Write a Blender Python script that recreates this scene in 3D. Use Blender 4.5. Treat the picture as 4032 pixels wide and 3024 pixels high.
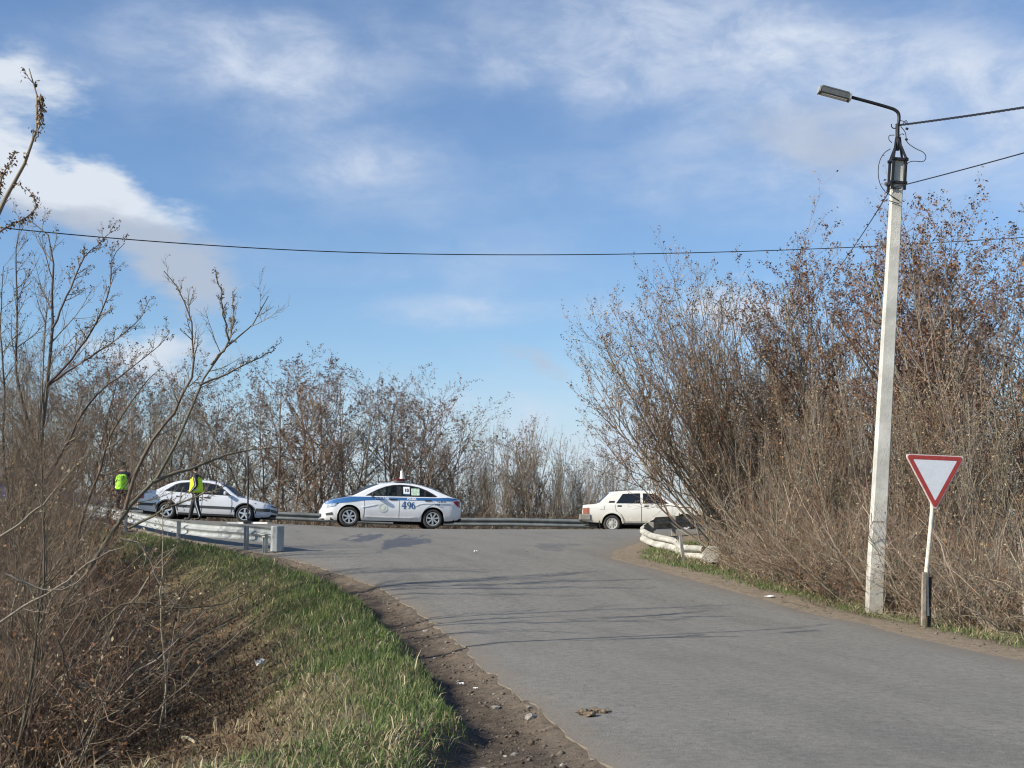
import bpy, bmesh, math, random
import numpy as np
from mathutils import Vector, Matrix, Euler
from mathutils.geometry import delaunay_2d_cdt

for _o in list(bpy.data.objects):
    bpy.data.objects.remove(_o)
SC = bpy.context.scene
COL = SC.collection
R = math.radians

# ------------------------------------------------------------------ camera
FPX, CX, CY, HZ = 5000.0, 2016.0, 1512.0, 2018.0      # focal length and horizon in photo pixels
CAM_Z = 1.6
PITCH = math.atan((HZ - CY) / FPX)
cam = bpy.data.cameras.new('camera')
cam.sensor_width = 36.0
cam.lens = FPX / 4032 * 36.0
cam.clip_start, cam.clip_end = 0.1, 5000
cam_o = bpy.data.objects.new('camera', cam)
COL.objects.link(cam_o)
cam_o.location = (0, 0, CAM_Z)
cam_o.rotation_euler = (R(90) + PITCH, 0, 0)
SC.camera = cam_o
SC.render.resolution_x, SC.render.resolution_y = 1024, 768

# ------------------------------------------------------------------ sun, exposure
SUN_EL, SUN_BACK = R(31), R(24)     # sun stands to the left and a little behind the camera
sun_dir = Vector((-math.cos(SUN_EL) * math.cos(SUN_BACK), -math.cos(SUN_EL) * math.sin(SUN_BACK), math.sin(SUN_EL)))
sl = bpy.data.lights.new('sun', 'SUN')
sl.energy, sl.angle, sl.color = 5.0, R(0.5), (1.0, 0.92, 0.79)
so = bpy.data.objects.new('sun', sl)
COL.objects.link(so)
so.rotation_euler = (-sun_dir).to_track_quat('-Z', 'Y').to_euler()
so.location = (-30, -10, 40)
SC.view_settings.view_transform = 'Standard'
SC.view_settings.look = 'None'
SC.view_settings.exposure = 0.45
SC.view_settings.gamma = 1
SC.view_settings.use_curve_mapping = False
SC.cycles.filter_width = 1.15
SC.cycles.max_bounces = 6
SC.cycles.transparent_max_bounces = 6

# ------------------------------------------------------------------ node helper
class NT:
    def __init__(s, tree):
        s.t = tree
        s.n = tree.nodes
        s.l = tree.links
    def node(s, typ, **kw):
        n = s.n.new(typ)
        for k, v in kw.items():
            setattr(n, k, v)
        return n
    def put(s, sock, v):
        if v is None:
            return
        if hasattr(v, 'is_output') or isinstance(v, bpy.types.NodeSocket):
            s.l.new(v, sock)
        else:
            if isinstance(v, (tuple, list)) and len(v) == 3 and sock.type == 'RGBA':
                v = (*v, 1)
            sock.default_value = v
    def m(s, op, a, b=None, c=None, clamp=False):
        n = s.node('ShaderNodeMath', operation=op, use_clamp=clamp)
        s.put(n.inputs[0], a); s.put(n.inputs[1], b); s.put(n.inputs[2], c)
        return n.outputs[0]
    def vm(s, op, a, b=None):
        n = s.node('ShaderNodeVectorMath', operation=op)
        s.put(n.inputs[0], a); s.put(n.inputs[1], b)
        return n.outputs[0]
    def mix(s, f, a, b, blend='MIX'):
        n = s.node('ShaderNodeMix', data_type='RGBA', blend_type=blend, clamp_factor=True)
        s.put(n.inputs[0], f); s.put(n.inputs[6], a); s.put(n.inputs[7], b)
        return n.outputs[2]
    def noise(s, vec, scale, detail=4, rough=0.55, dist=0.0, dim='3D'):
        n = s.node('ShaderNodeTexNoise', noise_dimensions=dim)
        s.put(n.inputs['Vector'], vec)
        n.inputs['Scale'].default_value = scale
        n.inputs['Detail'].default_value = detail
        n.inputs['Roughness'].default_value = rough
        n.inputs['Distortion'].default_value = dist
        return n.outputs[0]
    def ramp(s, f, lo, hi, a=0.0, b=1.0, smooth=True):
        n = s.node('ShaderNodeMapRange', clamp=True)
        n.interpolation_type = 'SMOOTHSTEP' if smooth else 'LINEAR'
        s.put(n.inputs[0], f)
        n.inputs[1].default_value, n.inputs[2].default_value = lo, hi
        n.inputs[3].default_value, n.inputs[4].default_value = a, b
        return n.outputs[0]
    def sep(s, v):
        n = s.node('ShaderNodeSeparateXYZ'); s.put(n.inputs[0], v)
        return n.outputs
    def comb(s, x, y, z):
        n = s.node('ShaderNodeCombineXYZ')
        s.put(n.inputs[0], x); s.put(n.inputs[1], y); s.put(n.inputs[2], z)
        return n.outputs[0]

# ------------------------------------------------------------------ sky
world = bpy.data.worlds.new('World')
SC.world = world
world.use_nodes = True
W = NT(world.node_tree)
W.n.clear()
sky = W.node('ShaderNodeTexSky', sky_type='NISHITA', sun_disc=False, sun_elevation=SUN_EL,
             sun_rotation=math.atan2(sun_dir.x, sun_dir.y), altitude=150, air_density=1.0, dust_density=0.6, ozone_density=2.0)
tc = W.node('ShaderNodeTexCoord').outputs['Generated']
dx, dy, dz = W.sep(tc)
yy = W.m('MAXIMUM', dy, 0.05)
u0 = W.m('DIVIDE', dx, yy)
v0 = W.m('DIVIDE', dz, yy)
streak = W.vm('MULTIPLY', tc, (1.0, 1.0, 2.6))
warp = W.noise(streak, 7.0, 5, 0.6)
warp2 = W.noise(W.vm('ADD', streak, (3.1, 1.7, 0.4)), 7.0, 5, 0.6)
u = W.m('MULTIPLY_ADD', W.m('SUBTRACT', warp, 0.5), 0.16, u0)
v = W.m('MULTIPLY_ADD', W.m('SUBTRACT', warp2, 0.5), 0.07, v0)
def blob(px, py, rx, ry, ang, w):
    cu, cv = (px - CX) / FPX, (HZ - py) / FPX
    a = W.m('SUBTRACT', u, cu); b = W.m('SUBTRACT', v, cv)
    ca, sa = math.cos(R(ang)), math.sin(R(ang))
    p = W.m('MULTIPLY_ADD', a, ca * FPX / rx, W.m('MULTIPLY', b, sa * FPX / rx))
    q = W.m('MULTIPLY_ADD', a, -sa * FPX / ry, W.m('MULTIPLY', b, ca * FPX / ry))
    d = W.m('MULTIPLY_ADD', p, p, W.m('MULTIPLY', q, q))
    return W.m('MULTIPLY', W.m('EXPONENT', W.m('MULTIPLY', d, -1.0)), w)
def total(bl):
    t = None
    for b in bl:
        g = blob(*b)
        t = g if t is None else W.m('ADD', t, g)
    return t
# bright cumulus, grey cloud bases, thin veils
cumu = total([(40, 620, 430, 150, -22, 1.15), (420, 740, 380, 110, -20, 0.95), (20, 250, 260, 150, 0, 0.95),
              (560, 1400, 260, 90, 0, 0.95), (2950, 1230, 380, 130, 0, 0.8), (3600, 1560, 500, 160, 0, 0.5)])
grey = total([(420, 880, 520, 120, -12, 0.75), (660, 1130, 240, 130, -25, 0.75), (2080, 1430, 150, 60, -30, 0.5),
              (3320, 520, 420, 200, -10, 0.62), (2450, 1190, 120, 60, 0, 0.35), (620, 1430, 420, 110, 0, 0.45)])
veil = total([(600, 170, 560, 150, -8, 0.62), (1250, 440, 520, 190, -25, 0.62), (1350, 620, 420, 90, 0, 0.5), (2950, 110, 1250, 230, -6, 0.85),
              (3650, 420, 950, 360, 0, 0.85), (1900, 1220, 480, 55, 0, 0.6), (2050, 1720, 900, 240, 0, 0.75),
              (3000, 700, 900, 150, 0, 0.35), (2300, 260, 500, 110, -12, 0.45), (1050, 120, 500, 90, -15, 0.4), (1500, 1020, 800, 90, 0, 0.22)])
fine = W.noise(streak, 16.0, 8, 0.62)
wisp = W.noise(W.vm('MULTIPLY', tc, (1.2, 1.0, 2.8)), 8.0, 8, 0.62)
broad = W.noise(streak, 3.2, 6, 0.58)
bg = W.ramp(broad, 0.5, 0.78, 0.0, 0.45)
puff = W.noise(W.vm('MULTIPLY', tc, (1.0, 1.0, 1.9)), 15.0, 9, 0.6, 0.3)
veil_d = W.m('MULTIPLY', W.m('ADD', veil, W.m('MULTIPLY', bg, 0.6)), W.m('MULTIPLY', W.ramp(wisp, 0.25, 0.75, 0.6, 1.1), W.ramp(puff, 0.34, 0.66, 0.5, 1.15)))
cumu_d = W.ramp(W.m('ADD', cumu, W.m('MULTIPLY', W.m('SUBTRACT', fine, 0.5), 1.1)), 0.2, 0.95)
grey_d = W.ramp(W.m('ADD', grey, W.m('MULTIPLY', W.m('SUBTRACT', fine, 0.5), 0.55)), 0.22, 0.75, 0.0, 0.85)
low = W.ramp(v0, 0.0, 0.12, 0.42, 0.0)
c1 = W.mix(W.m('ADD', W.m('MULTIPLY', veil_d, 0.85), low, clamp=True), W.mix(1.0, sky.outputs[0], (0.96, 1.13, 1.32), 'MULTIPLY'), (5.6, 6.3, 7.5))
c2 = W.mix(cumu_d, c1, (6.3, 6.85, 7.6))
c3 = W.mix(grey_d, c2, (4.2, 4.7, 5.6))
bgn = W.node('ShaderNodeBackground')
W.put(bgn.inputs[0], c3)
bgn.inputs[1].default_value = 0.085
W.l.new(bgn.outputs[0], W.node('ShaderNodeOutputWorld').inputs[0])

# ------------------------------------------------------------------ object helpers
def tag(o, label=None, cat=None, group=None, kind=None):
    for k, v_ in (('label', label), ('category', cat), ('group', group), ('kind', kind)):
        if v_:
            o[k] = v_
    return o
def thing(name, label, cat, loc=(0, 0, 0), rot=(0, 0, 0), group=None):
    o = bpy.data.objects.new(name, None)
    COL.objects.link(o)
    o.location = loc
    o.rotation_euler = rot
    o.empty_display_size = 0.2
    return tag(o, label, cat, group)
def fast_mesh(name, V, tris=None, quads=None, mi_t=None, mi_q=None):
    V = np.asarray(V, np.float32).reshape(-1, 3)
    T = np.asarray(tris if tris is not None else [], np.int32).reshape(-1, 3)
    Q = np.asarray(quads if quads is not None else [], np.int32).reshape(-1, 4)
    me = bpy.data.meshes.new(name)
    me.vertices.add(len(V))
    me.vertices.foreach_set('co', V.ravel())
    nl = len(T) * 3 + len(Q) * 4
    me.loops.add(nl)
    me.loops.foreach_set('vertex_index', np.concatenate([T.ravel(), Q.ravel()]).astype(np.int32))
    npoly = len(T) + len(Q)
    me.polygons.add(npoly)
    me.polygons.foreach_set('loop_start', np.concatenate([np.arange(len(T)) * 3, len(T) * 3 + np.arange(len(Q)) * 4]).astype(np.int32))
    mi = np.zeros(npoly, np.int32)
    if mi_t is not None:
        mi[:len(T)] = mi_t
    if mi_q is not None:
        mi[len(T):] = mi_q
    me.polygons.foreach_set('material_index', mi)
    me.update(calc_edges=True)
    return me
def obj(name, me, mats=None, parent=None, smooth=False):
    if mats is not None:
        for m_ in (mats if isinstance(mats, (list, tuple)) else [mats]):
            me.materials.append(m_)
    if smooth:
        me.polygons.foreach_set('use_smooth', np.ones(len(me.polygons), bool))
    o = bpy.data.objects.new(name, me)
    COL.objects.link(o)
    if parent:
        o.parent = parent
    return o
def dup(root, loc, rotz=None, scale=None, label=None):
    r = root.copy(); COL.objects.link(r); r.location = loc
    if rotz is not None:
        r.rotation_euler = (0, 0, rotz)
    if scale is not None:
        r.scale = (scale, scale, scale) if not isinstance(scale, tuple) else scale
    if label:
        r['label'] = label
    for ch in list(root.children):
        c = ch.copy(); COL.objects.link(c); c.parent = r
        for g in list(ch.children):
            d = g.copy(); COL.objects.link(d); d.parent = c
    return r
class MB:
    """collects boxes, tubes and prisms into one mesh"""
    def __init__(s):
        s.v = []; s.f = []; s.m = []
    def add(s, V, F, mi=0):
        b = len(s.v)
        s.v += [tuple(p) for p in V]
        s.f += [tuple(b + i for i in f) for f in F]
        s.m += [mi] * len(F)
    def box(s, c, size, rot=None, mi=0, taper=1.0):
        hx, hy, hz = [a / 2 for a in size]
        P = [Vector((x * (taper if z > 0 else 1), y * (taper if z > 0 else 1), z)) for x in (-hx, hx) for y in (-hy, hy) for z in (-hz, hz)]
        M = (rot if isinstance(rot, Matrix) else Euler(rot).to_matrix()) if rot is not None else Matrix.Identity(3)
        s.add([Vector(c) + M @ p for p in P], [(0, 1, 3, 2), (4, 6, 7, 5), (0, 4, 5, 1), (2, 3, 7, 6), (0, 2, 6, 4), (1, 5, 7, 3)], mi)
    def tube(s, pts, rad, sides=8, mi=0, cap=True):
        pts = [Vector(p) for p in pts]
        n = len(pts)
        rads = rad if isinstance(rad, (list, tuple)) else [rad] * n
        V, F = [], []
        ref = None
        for i, p in enumerate(pts):
            t = (pts[min(i + 1, n - 1)] - pts[max(i - 1, 0)]).normalized()
            if ref is None:
                ref = t.orthogonal().normalized()
            ref = (ref - t * ref.dot(t)).normalized()
            bi = t.cross(ref)
            for k in range(sides):
                a = 2 * math.pi * k / sides
                V.append(p + (ref * math.cos(a) + bi * math.sin(a)) * rads[i])
        for i in range(n - 1):
            for k in range(sides):
                k2 = (k + 1) % sides
                F.append((i * sides + k, i * sides + k2, (i + 1) * sides + k2, (i + 1) * sides + k))
        if cap:
            F.append(tuple(range(sides))[::-1])
            F.append(tuple((n - 1) * sides + k for k in range(sides)))
        s.add(V, F, mi)
    def prism(s, poly, z0, z1, mi=0, M=None, mi_side=None):
        """poly: 2D outline extruded along the third axis; M maps to world"""
        n = len(poly)
        V = [Vector((x, y, z)) for z in (z0, z1) for x, y in poly]
        if M is not None:
            V = [M @ p for p in V]
        s.add(V, [tuple(range(n))[::-1], tuple(range(n, 2 * n))], mi)
        s.add(V, [(i, (i + 1) % n, n + (i + 1) % n, n + i) for i in range(n)], mi if mi_side is None else mi_side)
    def lathe(s, prof, segs=24, mi=0, M=None):
        """prof: (radius, axial) revolved round the local Y axis"""
        V, F = [], []
        for i in range(segs):
            a = 2 * math.pi * i / segs
            for r_, y in prof:
                p = Vector((r_ * math.cos(a), y, r_ * math.sin(a)))
                V.append(M @ p if M is not None else p)
        n = len(prof)
        for i in range(segs):
            j = (i + 1) % segs
            for k in range(n - 1):
                F.append((i * n + k, j * n + k, j * n + k + 1, i * n + k + 1))
        s.add(V, F, mi)
    def mesh(s, name):
        me = bpy.data.meshes.new(name)
        me.from_pydata(s.v, [], s.f)
        me.polygons.foreach_set('material_index', np.array(s.m, np.int32))
        me.update()
        return me
    def build(s, name, mats, parent=None, smooth=False, bevel=0):
        me = s.mesh(name)
        bm = bmesh.new(); bm.from_mesh(me)
        bmesh.ops.remove_doubles(bm, verts=bm.verts, dist=1e-5)
        bmesh.ops.recalc_face_normals(bm, faces=bm.faces)
        if bevel:
            bmesh.ops.bevel(bm, geom=[e for e in bm.edges if e.is_manifold and e.calc_face_angle(0) > 0.5], offset=bevel, segments=2, affect='EDGES', profile=0.5)
        bm.to_mesh(me); bm.free()
        o = obj(name, me, mats, parent)
        if smooth:
            shade_angle(me, 40)
        return o
def shade_angle(me, deg):
    me.polygons.foreach_set('use_smooth', np.ones(len(me.polygons), bool))
    bm = bmesh.new(); bm.from_mesh(me)
    for e in bm.edges:
        e.smooth = not (e.is_manifold and e.calc_face_angle(0) > R(deg))
    bm.to_mesh(me); bm.free()

# ------------------------------------------------------------------ materials
def mat(name, col=(0.5, 0.5, 0.5), rough=0.6, metal=0.0, var=0.0, vscale=8.0, bump=0.0, bscale=40.0, spec=0.5, coat=0.0, dirt=None):
    m_ = bpy.data.materials.new(name)
    m_.use_nodes = True
    t = NT(m_.node_tree)
    b = t.n['Principled BSDF']
    b.inputs['Roughness'].default_value = rough
    b.inputs['Metallic'].default_value = metal
    b.inputs['Specular IOR Level'].default_value = spec
    b.inputs['Coat Weight'].default_value = coat
    b.inputs['Coat Roughness'].default_value = 0.06
    P = t.node('ShaderNodeTexCoord').outputs['Object']
    c = (*col, 1)
    if var:
        f = t.noise(P, vscale, 6, 0.6)
        c = t.mix(t.ramp(f, 0.3, 0.7), tuple(x * (1 - var) for x in col), tuple(min(1, x * (1 + var)) for x in col))
    if dirt:
        dcol, z0, z1, amt = dirt            # splashed dirt that thins out with height on the thing itself
        z = t.sep(P)[2]
        f = t.m('MULTIPLY', t.ramp(z, z0, z1, amt, 0.0), t.ramp(t.noise(P, 5.0, 6, 0.65), 0.25, 0.7, 0.35, 1.0))
        c = t.mix(f, c, dcol)
    t.put(b.inputs['Base Color'], c)
    if bump:
        bn = t.node('ShaderNodeBump')
        bn.inputs['Strength'].default_value = bump
        bn.inputs['Distance'].default_value = 0.02
        t.put(bn.inputs['Height'], t.noise(P, bscale, 6, 0.6))
        t.l.new(bn.outputs[0], b.inputs['Normal'])
    return m_
def attr_mat(name, rough=0.8, trans=0.0, spec=0.2):
    m_ = bpy.data.materials.new(name)
    m_.use_nodes = True
    t = NT(m_.node_tree)
    b = t.n['Principled BSDF']
    b.inputs['Roughness'].default_value = rough
    b.inputs['Specular IOR Level'].default_value = spec
    a = t.node('ShaderNodeAttribute', attribute_name='col')
    t.put(b.inputs['Base Color'], a.outputs[0])
    if trans:
        tr = t.node('ShaderNodeBsdfTranslucent')
        t.put(tr.inputs[0], a.outputs[0])
        mx = t.node('ShaderNodeMixShader')
        mx.inputs[0].default_value = trans
        t.l.new(b.outputs[0], mx.inputs[1]); t.l.new(tr.outputs[0], mx.inputs[2])
        t.l.new(mx.outputs[0], t.n['Material Output'].inputs[0])
    return m_
def set_col(me, rgb):
    """one colour per vertex, stored in the attribute the blade and leaf materials read"""
    a = me.color_attributes.new('col', 'FLOAT_COLOR', 'POINT')
    c = np.ones((len(rgb), 4), np.float32)
    c[:, :3] = rgb
    a.data.foreach_set('color', c.ravel())

M_galv = mat('galvanised_steel', (0.37, 0.385, 0.38), 0.5, 0.25, 0.16, 3.0, 0.08, 30)
M_galv_old = mat('weathered_steel', (0.15, 0.163, 0.16), 0.6, 0.2, 0.25, 2.5, 0.1, 20)
M_rail_white = mat('whitewashed_steel', (0.37, 0.36, 0.315), 0.75, 0.0, 0.3, 5.0, 0.12, 18, dirt=((0.2, 0.16, 0.11), -0.1, 0.42, 0.6))
M_concrete = mat('pole_concrete', (0.50, 0.49, 0.44), 0.85, 0, 0.2, 3.2, 0.4, 45, dirt=((0.24, 0.21, 0.16), 0.0, 1.1, 0.6))
M_black_metal = mat('black_painted_steel', (0.018, 0.018, 0.02), 0.5, 0.3, 0.3, 10)
M_rubber = mat('tyre_rubber', (0.035, 0.033, 0.031), 0.85, 0, 0.25, 12, 0.1, 80)
M_black_plastic = mat('black_plastic', (0.02, 0.02, 0.021), 0.55, 0, 0.2, 10)
M_chrome = mat('silver_wheel_paint', (0.62, 0.63, 0.64), 0.3, 0.6, 0.1, 9)
M_steelwheel = mat('dusty_grey_wheel_paint', (0.42, 0.41, 0.38), 0.6, 0.2, 0.2, 14)
M_glass_dark = mat('tinted_car_glass', (0.014, 0.017, 0.02), 0.05, 0, 0, 1, 0, 1, 0.6)
M_sign_red = mat('retroreflective_red', (0.42, 0.055, 0.045), 0.45, 0, 0.12, 20)
M_sign_white = mat('retroreflective_white', (0.80, 0.82, 0.84), 0.45, 0, 0.04, 14)
M_sign_post = mat('pale_painted_post', (0.62, 0.58, 0.49), 0.6, 0, 0.18, 12, 0.1, 60)
M_wood = mat('weathered_wood', (0.25, 0.215, 0.17), 0.9, 0, 0.35, 14, 0.4, 50)
M_cable = mat('black_cable_sheath', (0.012, 0.012, 0.016), 0.5)
M_white_paint = mat('white_paint', (0.78, 0.77, 0.74), 0.55, 0, 0.06, 6)

# ------------------------------------------------------------------ terrain heights
def sstep(a, b, x):
    t = np.clip((x - a) / (b - a), 0, 1)
    return t * t * (3 - 2 * t)
DX, DY = -0.3249, 0.9457
_S = np.linspace(-40, 120, 1601)
_Z = np.interp(_S, [-40, 10, 14.7, 17, 22.4, 25, 30, 37, 120], [-0.02, -0.02, 0.03, 0.10, 0.60, 0.78, 0.95, 1.1, 1.1])
_k = np.hanning(25); _k /= _k.sum()
_Z = np.convolve(np.pad(_Z, 12, 'edge'), _k, 'valid')
def H(x, y):
    """road-level surface: the side road climbing to the banked main road"""
    x = np.asarray(x, float); y = np.asarray(y, float)
    s = x * DX + y * DY
    hr = np.interp(s, _S, _Z)
    lx = np.log1p(np.exp(-(np.clip(x, -60, 60) + 3.5) * 1.2)) / 1.2
    hm = 1.09 + 0.045 * np.minimum(lx, 16) - 0.022 * np.clip(x, 0, 12) * sstep(40, 47, y) - 0.3 * sstep(38.5, 48.5, y)
    w = sstep(30, 38, y)
    return hr * (1 - w) + hm * w
def pixdir(px, py):
    d = Vector(((px - CX) / FPX, 1.0, -(py - CY) / FPX))
    return Matrix.Rotation(PITCH, 3, 'X') @ d
def at(px, py, D):
    d = pixdir(px, py)
    k = D / d.y
    return Vector((d.x * k, D, CAM_Z + d.z * k))
def hit(px, py, fn):
    d = pixdir(px, py)
    t = np.arange(3.0, 70, 0.02)
    gap = CAM_Z + d.z * t - fn(d.x * t, d.y * t)
    i = int(np.argmax(gap < 0)) if (gap < 0).any() else len(t) - 1
    k = t[i]
    return Vector((d.x * k, d.y * k, CAM_Z + d.z * k))

left_px = [(2470, 3060), (2390, 3000), (2330, 2960), (2245, 2880), (2150, 2790), (2060, 2725), (1990, 2680), (1930, 2630), (1870, 2590), (1810, 2530), (1760, 2490),
           (1700, 2436), (1640, 2392), (1560, 2342), (1480, 2300), (1390, 2268), (1290, 2236), (1200, 2210), (1130, 2192)]
right_px = [(4500, 2722), (4260, 2655), (4032, 2590), (3830, 2546), (3631, 2502), (3396, 2441), (3161, 2393), (2966, 2340), (2770, 2285), (2613, 2242), (2496, 2214), (2425, 2196),
            (2428, 2166), (2500, 2140)]
Lw = [hit(a, b, H).to_2d() for a, b in left_px]
Rw = [hit(a, b, H).to_2d() for a, b in right_px]
rng = np.random.default_rng(5)
def densify(pts, step, jit):
    out = []
    for a, b in zip(pts[:-1], pts[1:]):
        n = max(1, int((b - a).length / step))
        for i in range(n):
            p = a.lerp(b, i / n)
            out.append(p + Vector(rng.normal(0, jit, 2)))
    out.append(pts[-1])
    return out
LwD = densify(Lw, 0.22, 0.035)
RwD = densify(Rw, 0.4, 0.02)
road = [Vector((Lw[0].x + 3.5, -8)), ] + LwD + [Vector(p) for p in
        [(-6.3, 28.0), (-8.6, 31.8), (-11.2, 35.6), (-15, 38.0), (-22, 39.3), (-60, 40.0), (-140, 41), (-140, 49), (-60, 48), (-16, 47.4), (0, 47.2), (20, 47.2),
         (60, 47.6), (140, 48), (140, 37), (40, 36.6), (14, 36.4), (7, 36.0), (4.9, 34.9), (3.7, 32.6)]] + RwD[::-1] + [Vector((Rw[0].x + 6, -8))]
ROAD = np.array([(p.x, p.y) for p in road])
def sdist(x, y, poly=ROAD):
    """signed distance to a closed outline, negative inside"""
    x = np.asarray(x, float).ravel(); y = np.asarray(y, float).ravel()
    d2 = np.full(x.shape, 1e9); ins = np.zeros(x.shape, bool)
    n = len(poly)
    for i in range(n):
        ax, ay = poly[i]; bx, by = poly[(i + 1) % n]
        ex, ey = bx - ax, by - ay
        t = np.clip(((x - ax) * ex + (y - ay) * ey) / (ex * ex + ey * ey + 1e-12), 0, 1)
        d2 = np.minimum(d2, (x - ax - t * ex) ** 2 + (y - ay - t * ey) ** 2)
        if ay != by:
            c = ((ay > y) != (by > y)) & (x < (bx - ax) * (y - ay) / (by - ay) + ax)
            ins ^= c
    d = np.sqrt(d2)
    return np.where(ins, -d, d)
def bumps(x, y, f, seed=0):
    r = np.random.default_rng(seed)
    z = 0
    for i in range(7):
        a = r.uniform(0, 6.28); k = f * r.uniform(0.6, 2.2)
        z = z + np.sin(k * (x * math.cos(a) + y * math.sin(a)) + r.uniform(0, 6.28)) / (1 + 0.35 * i)
    return z / 3.0
def G(x, y):
    """bare ground beside the roads: rut, bank and ditch on the left, verge on the right, embankment beyond"""
    x = np.asarray(x, float); y = np.asarray(y, float); shp = x.shape
    xf, yf = x.ravel(), y.ravel()
    e = sdist(xf, yf)
    t = xf * DY - yf * DX
    left = (t < 6.8) & (yf < 43)
    far = yf > 43
    base = H(xf, yf)
    e = np.where(left & (e > 0.15), np.maximum(0.15, e - 0.38 * (1 - sstep(8.2, 10.5, yf)) - 0.10 * bumps(xf, yf, 2.3, 9)), e)
    near = sstep(7.4, 10.5, yf)                          # the ditch is filled in close to the camera
    dl = np.interp(e, [0, 0.2, 0.58, 0.85, 1.3, 1.8, 2.6, 3.9, 5.2, 7.5, 10, 30], [-0.03, -0.10, -0.15, 0.05, 0.05, -0.10, -0.58, -1.12, -1.15, -0.75, -0.65, -0.65])
    dl0 = np.interp(e, [0, 0.25, 0.7, 0.95, 1.5, 4, 30], [-0.03, -0.10, -0.16, 0.05, 0.07, 0.0, 0.0])
    L = dl * near + dl0 * (1 - near)
    Rr = np.interp(e, [0, 0.4, 1.2, 2.2, 4.5, 8, 30], [-0.024, -0.018, -0.03, -0.25, -0.75, -0.95, -1.0])
    F = np.interp(e, [0, 0.8, 4, 14, 60, 3000], [-0.05, -0.1, -0.9, -2.4, -2.8, -3.4])
    d = np.where(far, F, np.where(left, L, Rr))
    rough = np.clip(e, 0, 1.0)
    b = 0.018 * bumps(xf, yf, 5.0, 1) + 0.035 * bumps(xf, yf, 1.6, 2) + np.where(left & (e < 1.1), 0.03 * bumps(xf, yf, 13, 3) + 0.014 * bumps(xf, yf, 31, 4), 0)
    d = d + rough * b
    d = np.where(e < 0, np.where(left | far, -0.05 - 0.04 * np.clip(-e, 0, 1), np.interp(e, [-1, -0.3, -0.12, 0], [-0.09, -0.06, -0.032, -0.024])), d)
    base = np.where(np.abs(yf) > 200, 1.0, base)
    return (base + d).reshape(shp)
def ground_hit(px, py):
    return hit(px, py, G)
def Gz(x, y):
    return float(G(np.array([x]), np.array([y]))[0])
def on(x, y, dz=0.0):
    return Vector((x, y, Gz(x, y) + dz))

# ------------------------------------------------------------------ ground sheet
def ground_material():
    m_ = bpy.data.materials.new('earth')
    m_.use_nodes = True
    t = NT(m_.node_tree)
    b = t.n['Principled BSDF']
    b.inputs['Roughness'].default_value = 0.95
    b.inputs['Specular IOR Level'].default_value = 0.15
    P = t.node('ShaderNodeTexCoord').outputs['Object']
    n1 = t.noise(P, 0.9, 8, 0.65); n2 = t.noise(P, 9.0, 8, 0.7); n3 = t.noise(P, 55.0, 5, 0.7)
    soil = t.mix(t.ramp(n2, 0.3, 0.7), (0.034, 0.027, 0.021), (0.115, 0.09, 0.068))
    soil = t.mix(t.ramp(n3, 0.45, 0.75, 0, 0.6), soil, (0.22, 0.175, 0.125))
    straw = t.mix(t.ramp(n3, 0.3, 0.7), (0.09, 0.066, 0.04), (0.24, 0.19, 0.11))
    green = t.mix(t.ramp(n3, 0.3, 0.7), (0.03, 0.055, 0.012), (0.09, 0.12, 0.03))
    aw = t.node('ShaderNodeAttribute', attribute_name='cover')
    ch = t.sep(aw.outputs[1])
    c = t.mix(t.m('MULTIPLY', ch[0], t.ramp(n2, 0.2, 0.6, 0.3, 1.0)), soil, straw)
    c = t.mix(t.m('MULTIPLY', ch[1], t.ramp(n1, 0.3, 0.6, 0.4, 0.9)), c, green)
    c = t.mix(t.m('MULTIPLY', ch[2], t.ramp(n2, 0.25, 0.65, 0.5, 1.0)), c, t.mix(t.ramp(n3, 0.3, 0.7), (0.20, 0.16, 0.115), (0.36, 0.295, 0.215)))
    t.put(b.inputs['Base Color'], c)
    bn = t.node('ShaderNodeBump')
    bn.inputs['Strength'].default_value = 0.7
    bn.inputs['Distance'].default_value = 0.04
    t.put(bn.inputs['Height'], t.m('ADD', n2, t.m('MULTIPLY', n3, 0.5)))
    t.l.new(bn.outputs[0], b.inputs['Normal'])
    return m_
def axis(fine0, fine1, step, lo, hi, mid0, mid1, mstep):
    a = list(np.arange(fine0, fine1 + 1e-6, step))
    b = list(np.arange(fine1 + mstep, mid1, mstep)); c = list(np.arange(mid0, fine0 - mstep * 0.5, mstep))
    def geo(s, e):
        out = [s]; st = mstep * 1.5
        while abs(out[-1] - e) > st and len(out) < 200:
            out.append(out[-1] + math.copysign(st, e - s)); st *= 1.35
        return out + [e]
    return np.array(sorted(set(geo(mid0 - mstep, lo) + c + a + b + geo(mid1 + mstep * 0.5, hi))))
gx = axis(-10, 8.5, 0.11, -2500, 2500, -26, 26, 0.6)
gy = axis(6.0, 28.5, 0.11, -60, 4000, -8, 75, 0.6)
XX, YY = np.meshgrid(gx, gy)
ZZ = G(XX, YY)
EE = sdist(XX, YY).reshape(XX.shape)
TT = XX * DY - YY * DX
LEFT = (TT < 6.8) & (YY < 43)
nx, ny = len(gx), len(gy)
idx = np.arange(nx * ny).reshape(ny, nx)
quads = np.stack([idx[:-1, :-1], idx[:-1, 1:], idx[1:, 1:], idx[1:, :-1]], -1).reshape(-1, 4)
gme = fast_mesh('ground', np.stack([XX, YY, ZZ], -1), quads=quads)
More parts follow.
